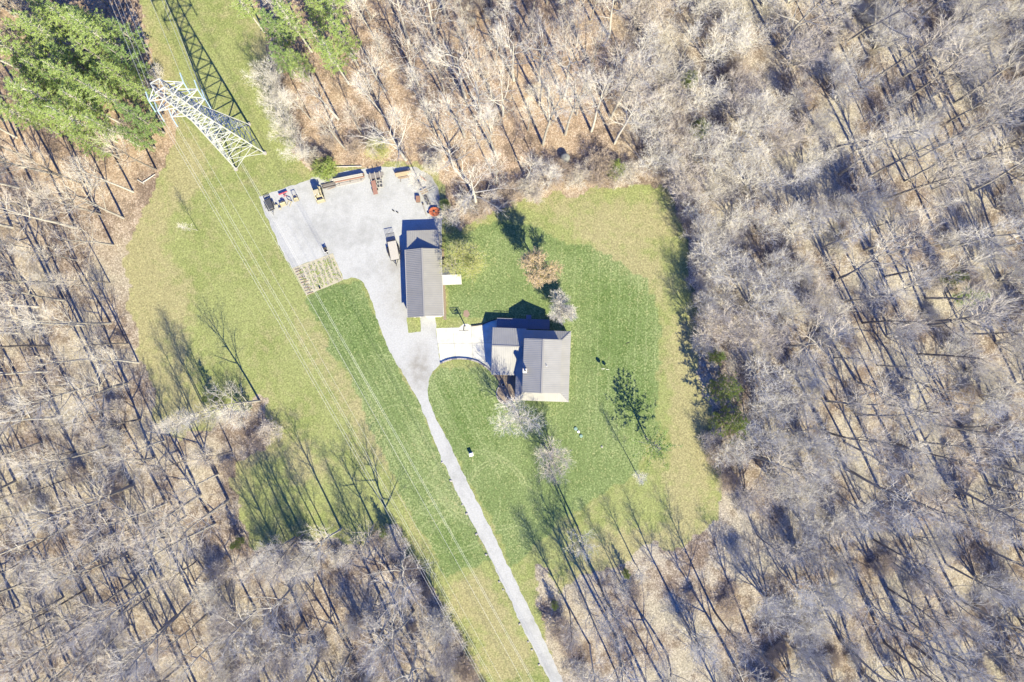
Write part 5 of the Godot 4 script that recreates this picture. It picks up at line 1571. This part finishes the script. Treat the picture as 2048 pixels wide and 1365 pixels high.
func forest() -> void:
	var f := FastNoiseLite.new()
	f.seed = 77
	f.frequency = 0.035
	var edge_in := Geometry2D.offset_polygon(clearing, 0.6)[0] as PackedVector2Array
	var trees := []
	var grid := {}
	for t in taken:
		var key := Vector2i(floori(t.x / 6.0), floori(t.z / 6.0))
		grid[key] = grid.get(key, []) + [Vector3(t.x, t.y, t.z)]
	for tries in 15000:
		var q := Vector2(rf(-112, 118), rf(-78, 92))
		var px := q.x / S + 1024.0
		var py := q.y / S + 682.5
		if Geometry2D.is_point_in_polygon(q, edge_in):
			continue
		if px > 960 and px < 1180 and py > 1340:
			continue
		var reg := region(px, py)
		var dens := f.get_noise_2d(q.x, q.y)
		var gap: float = {"north": 3.9, "east": 4.3, "west": 4.1, "southwest": 3.9, "south": 7.4}[reg] * (1.0 - dens * 0.35)
		var key := Vector2i(floori(q.x / 6.0), floori(q.y / 6.0))
		var ok := true
		for dx in [-1, 0, 1]:
			for dz in [-1, 0, 1]:
				for o in grid.get(key + Vector2i(dx, dz), []):
					if Vector2(o.x, o.z).distance_to(q) < minf(gap, o.y + 2.0):
						ok = false
		if not ok:
			continue
		grid[key] = grid.get(key, []) + [Vector3(q.x, 9.0, q.y)]
		if (reg == "south" or reg == "southwest" and px < 790) and Geometry2D.is_point_in_polygon(q, big_edge()):
			continue
		var roll := rng.randf()
		var near_edge := not Geometry2D.is_point_in_polygon(q, clearing) and Geometry2D.is_point_in_polygon(q, big_edge())
		var kind := "tall"
		var size := rf(0.8, 1.12)
		if reg == "north":
			kind = ["tall0", "slim0", "tall1", "wide0", "slim0", "slim2", "tall4", "slim1"][int(roll * 8)]
		elif reg == "west":
			kind = ["tall1", "tall4", "tall3", "wide1", "slim0", "wide2", "tall0", "slim1"][int(roll * 8)]
		elif reg == "east":
			kind = ["tall1", "tall2", "tall3", "wide1", "wide2", "slim0", "round0", "round1", "round0", "slim2"][int(roll * 10)]
			if px < 1640 and roll < 0.45:
				kind = ["round0", "round1", "round0", "round2"][int(roll * 8.8)]
				size = rf(0.85, 1.25)
		elif reg == "southwest":
			kind = ["round0", "round1", "wide1", "tall2", "slim0", "round2", "wide0", "slim1"][int(roll * 8)]
		else:
			kind = ["tall1", "tall3", "tall4", "slim1", "slim0", "wide1", "round1", "tall2"][int(roll * 8)]
		if near_edge and kind.begins_with("tall"):
			size *= 0.8
		var hh := {"tall": 20.0, "wide": 18.0, "slim": 15.0, "round": 9.0}
		var h: float = hh[kind.rstrip("0123456789")] * size
		var k := 1.0 / (1.0 - h * 0.75 / HC)
		var inside := absf(q.x * k) < 92.0 and absf(q.y * k) < 61.0
		trees.append({"q": q, "kind": kind, "size": size, "reg": reg, "h": h, "rank": (h * (1.0 + 0.5 * float(kind.begins_with("wide"))) + 1000.0) if inside else h})
	trees.sort_custom(func(a, b): return a.rank > b.rank)
	var names := {"north": "in the northern wood", "east": "in the eastern wood", "west": "in the western wood", "southwest": "in the lower left wood", "south": "in the southern wood"}
	var looks := {"tall0": "tall pale-trunked bare tree", "tall1": "tall grey bare tree", "tall2": "tall light-twigged bare tree", "tall3": "tall dark-barked bare tree", "tall4": "tall pale bare tree with tan twigs", "wide0": "broad pale-limbed bare tree", "wide1": "broad grey bare tree", "wide2": "broad tan-grey bare tree", "slim0": "slender grey bare tree", "slim1": "slender dark bare tree",
		"slim2": "slender white bare tree", "round0": "bushy whitish bare tree", "round1": "bushy grey bare tree", "round2": "bushy pinkish bare tree"}
	var rest := {}
	for i in trees.size():
		var t: Dictionary = trees[i]
		var sc := Vector3(t.size, t.size * rf(0.93, 1.07), t.size)
		if i < 252 and t.rank > 1000.0:
			plant(t.kind, "bare_tree", Vector3(t.q.x, 0, t.q.y), sc, place_label(looks[t.kind], names[t.reg], t.q, t.h * 0.75), "tree", "bare trees " + names[t.reg], LOOK[t.kind])
		else:
			rest[t.kind] = rest.get(t.kind, []) + [Transform3D(Basis(Vector3.UP, rf(0, TAU)).scaled(sc), Vector3(t.q.x, 0, t.q.y))]
	print("forest trees: ", trees.size())
	var o := Node3D.new()
	o.name = "bare_woodland"
	o.set_meta("kind", "stuff")
	add_child(o)
	for k in rest:
		for i in 2:
			scatter(["trunks", "crowns"][i], V[k][i], M[LOOK[k][i]], rest[k], o)


var edge_cache: PackedVector2Array


func big_edge() -> PackedVector2Array:
	if edge_cache.is_empty():
		edge_cache = Geometry2D.offset_polygon(clearing, 7.0)[0]
	return edge_cache


func thickets() -> void:
	# twiggy brush along the wood's edges: single bushes at the front, the rest as undergrowth
	var n := 0
	for q in [[1012, 398], [1030, 388], [1052, 378], [1075, 372], [1100, 366], [1120, 350], [1150, 362], [1170, 345], [1188, 360], [1210, 352], [1246, 352], [1270, 340], [1300, 338], [1326, 350], [1345, 335], [1090, 345], [1200, 330], [955, 425], [935, 410], [985, 405], [1370, 400], [1385, 450], [1395, 520], [1398, 560], [1405, 600], [1412, 640],
			[1400, 690], [1420, 880], [1432, 910], [1450, 960], [785, 1066], [800, 1090], [822, 1130], [850, 1180], [880, 1230], [905, 1280], [930, 1330], [640, 328], [628, 322], [545, 860], [1120, 1250], [1140, 1290], [1160, 1340]]:
		var s := rf(0.85, 1.35)
		var kind := "shrub%d" % [0, 0, 1, 2][n % 4]
		var l := place_label(["brown twiggy bush", "brown twiggy bush", "grey twiggy bush", "pinkish twiggy bush"][n % 4], "at the wood's edge", Vector2((q[0] - 1024.0) * S, (q[1] - 682.5) * S), 1.5)
		plant(kind, "bare_shrub", at(q[0], q[1]), Vector3(s, s * rf(0.8, 1.1), s), l, "shrub", "twiggy bushes along the wood's edge", LOOK[kind])
		n += 1
	var f := FastNoiseLite.new()
	f.seed = 91
	f.frequency = 0.05
	var where := {}
	for i in 1300:
		var q := Vector2(rf(-100, 112), rf(-70, 85))
		if Geometry2D.is_point_in_polygon(q, clearing):
			continue
		var px := q.x / S + 1024.0
		if q.distance_to(Vector2(9.6, -33.0)) < 4.0:
			continue
		var reg := region(px, q.y / S + 682.5)
		var want: float = {"north": -0.25, "east": 0.0, "west": -0.22, "southwest": 0.12, "south": -0.2}[reg]
		if f.get_noise_2d(q.x, q.y) > want or rng.randf() < 0.5:
			continue
		var kind := "shrub%d" % ([0, 0, 1, 2][i % 4])
		var s := rf(0.5, 1.2)
		where[kind] = where.get(kind, []) + [Transform3D(Basis(Vector3.UP, rf(0, TAU)).scaled(Vector3(s, s * rf(0.6, 1.0), s)), Vector3(q.x, 0, q.y))]
	var o := Node3D.new()
	o.name = "undergrowth"
	o.set_meta("kind", "stuff")
	add_child(o)
	for k in where:
		for i in 2:
			scatter(["stems", "twigs"][i], V[k][i], M[LOOK[k][i]], where[k], o)
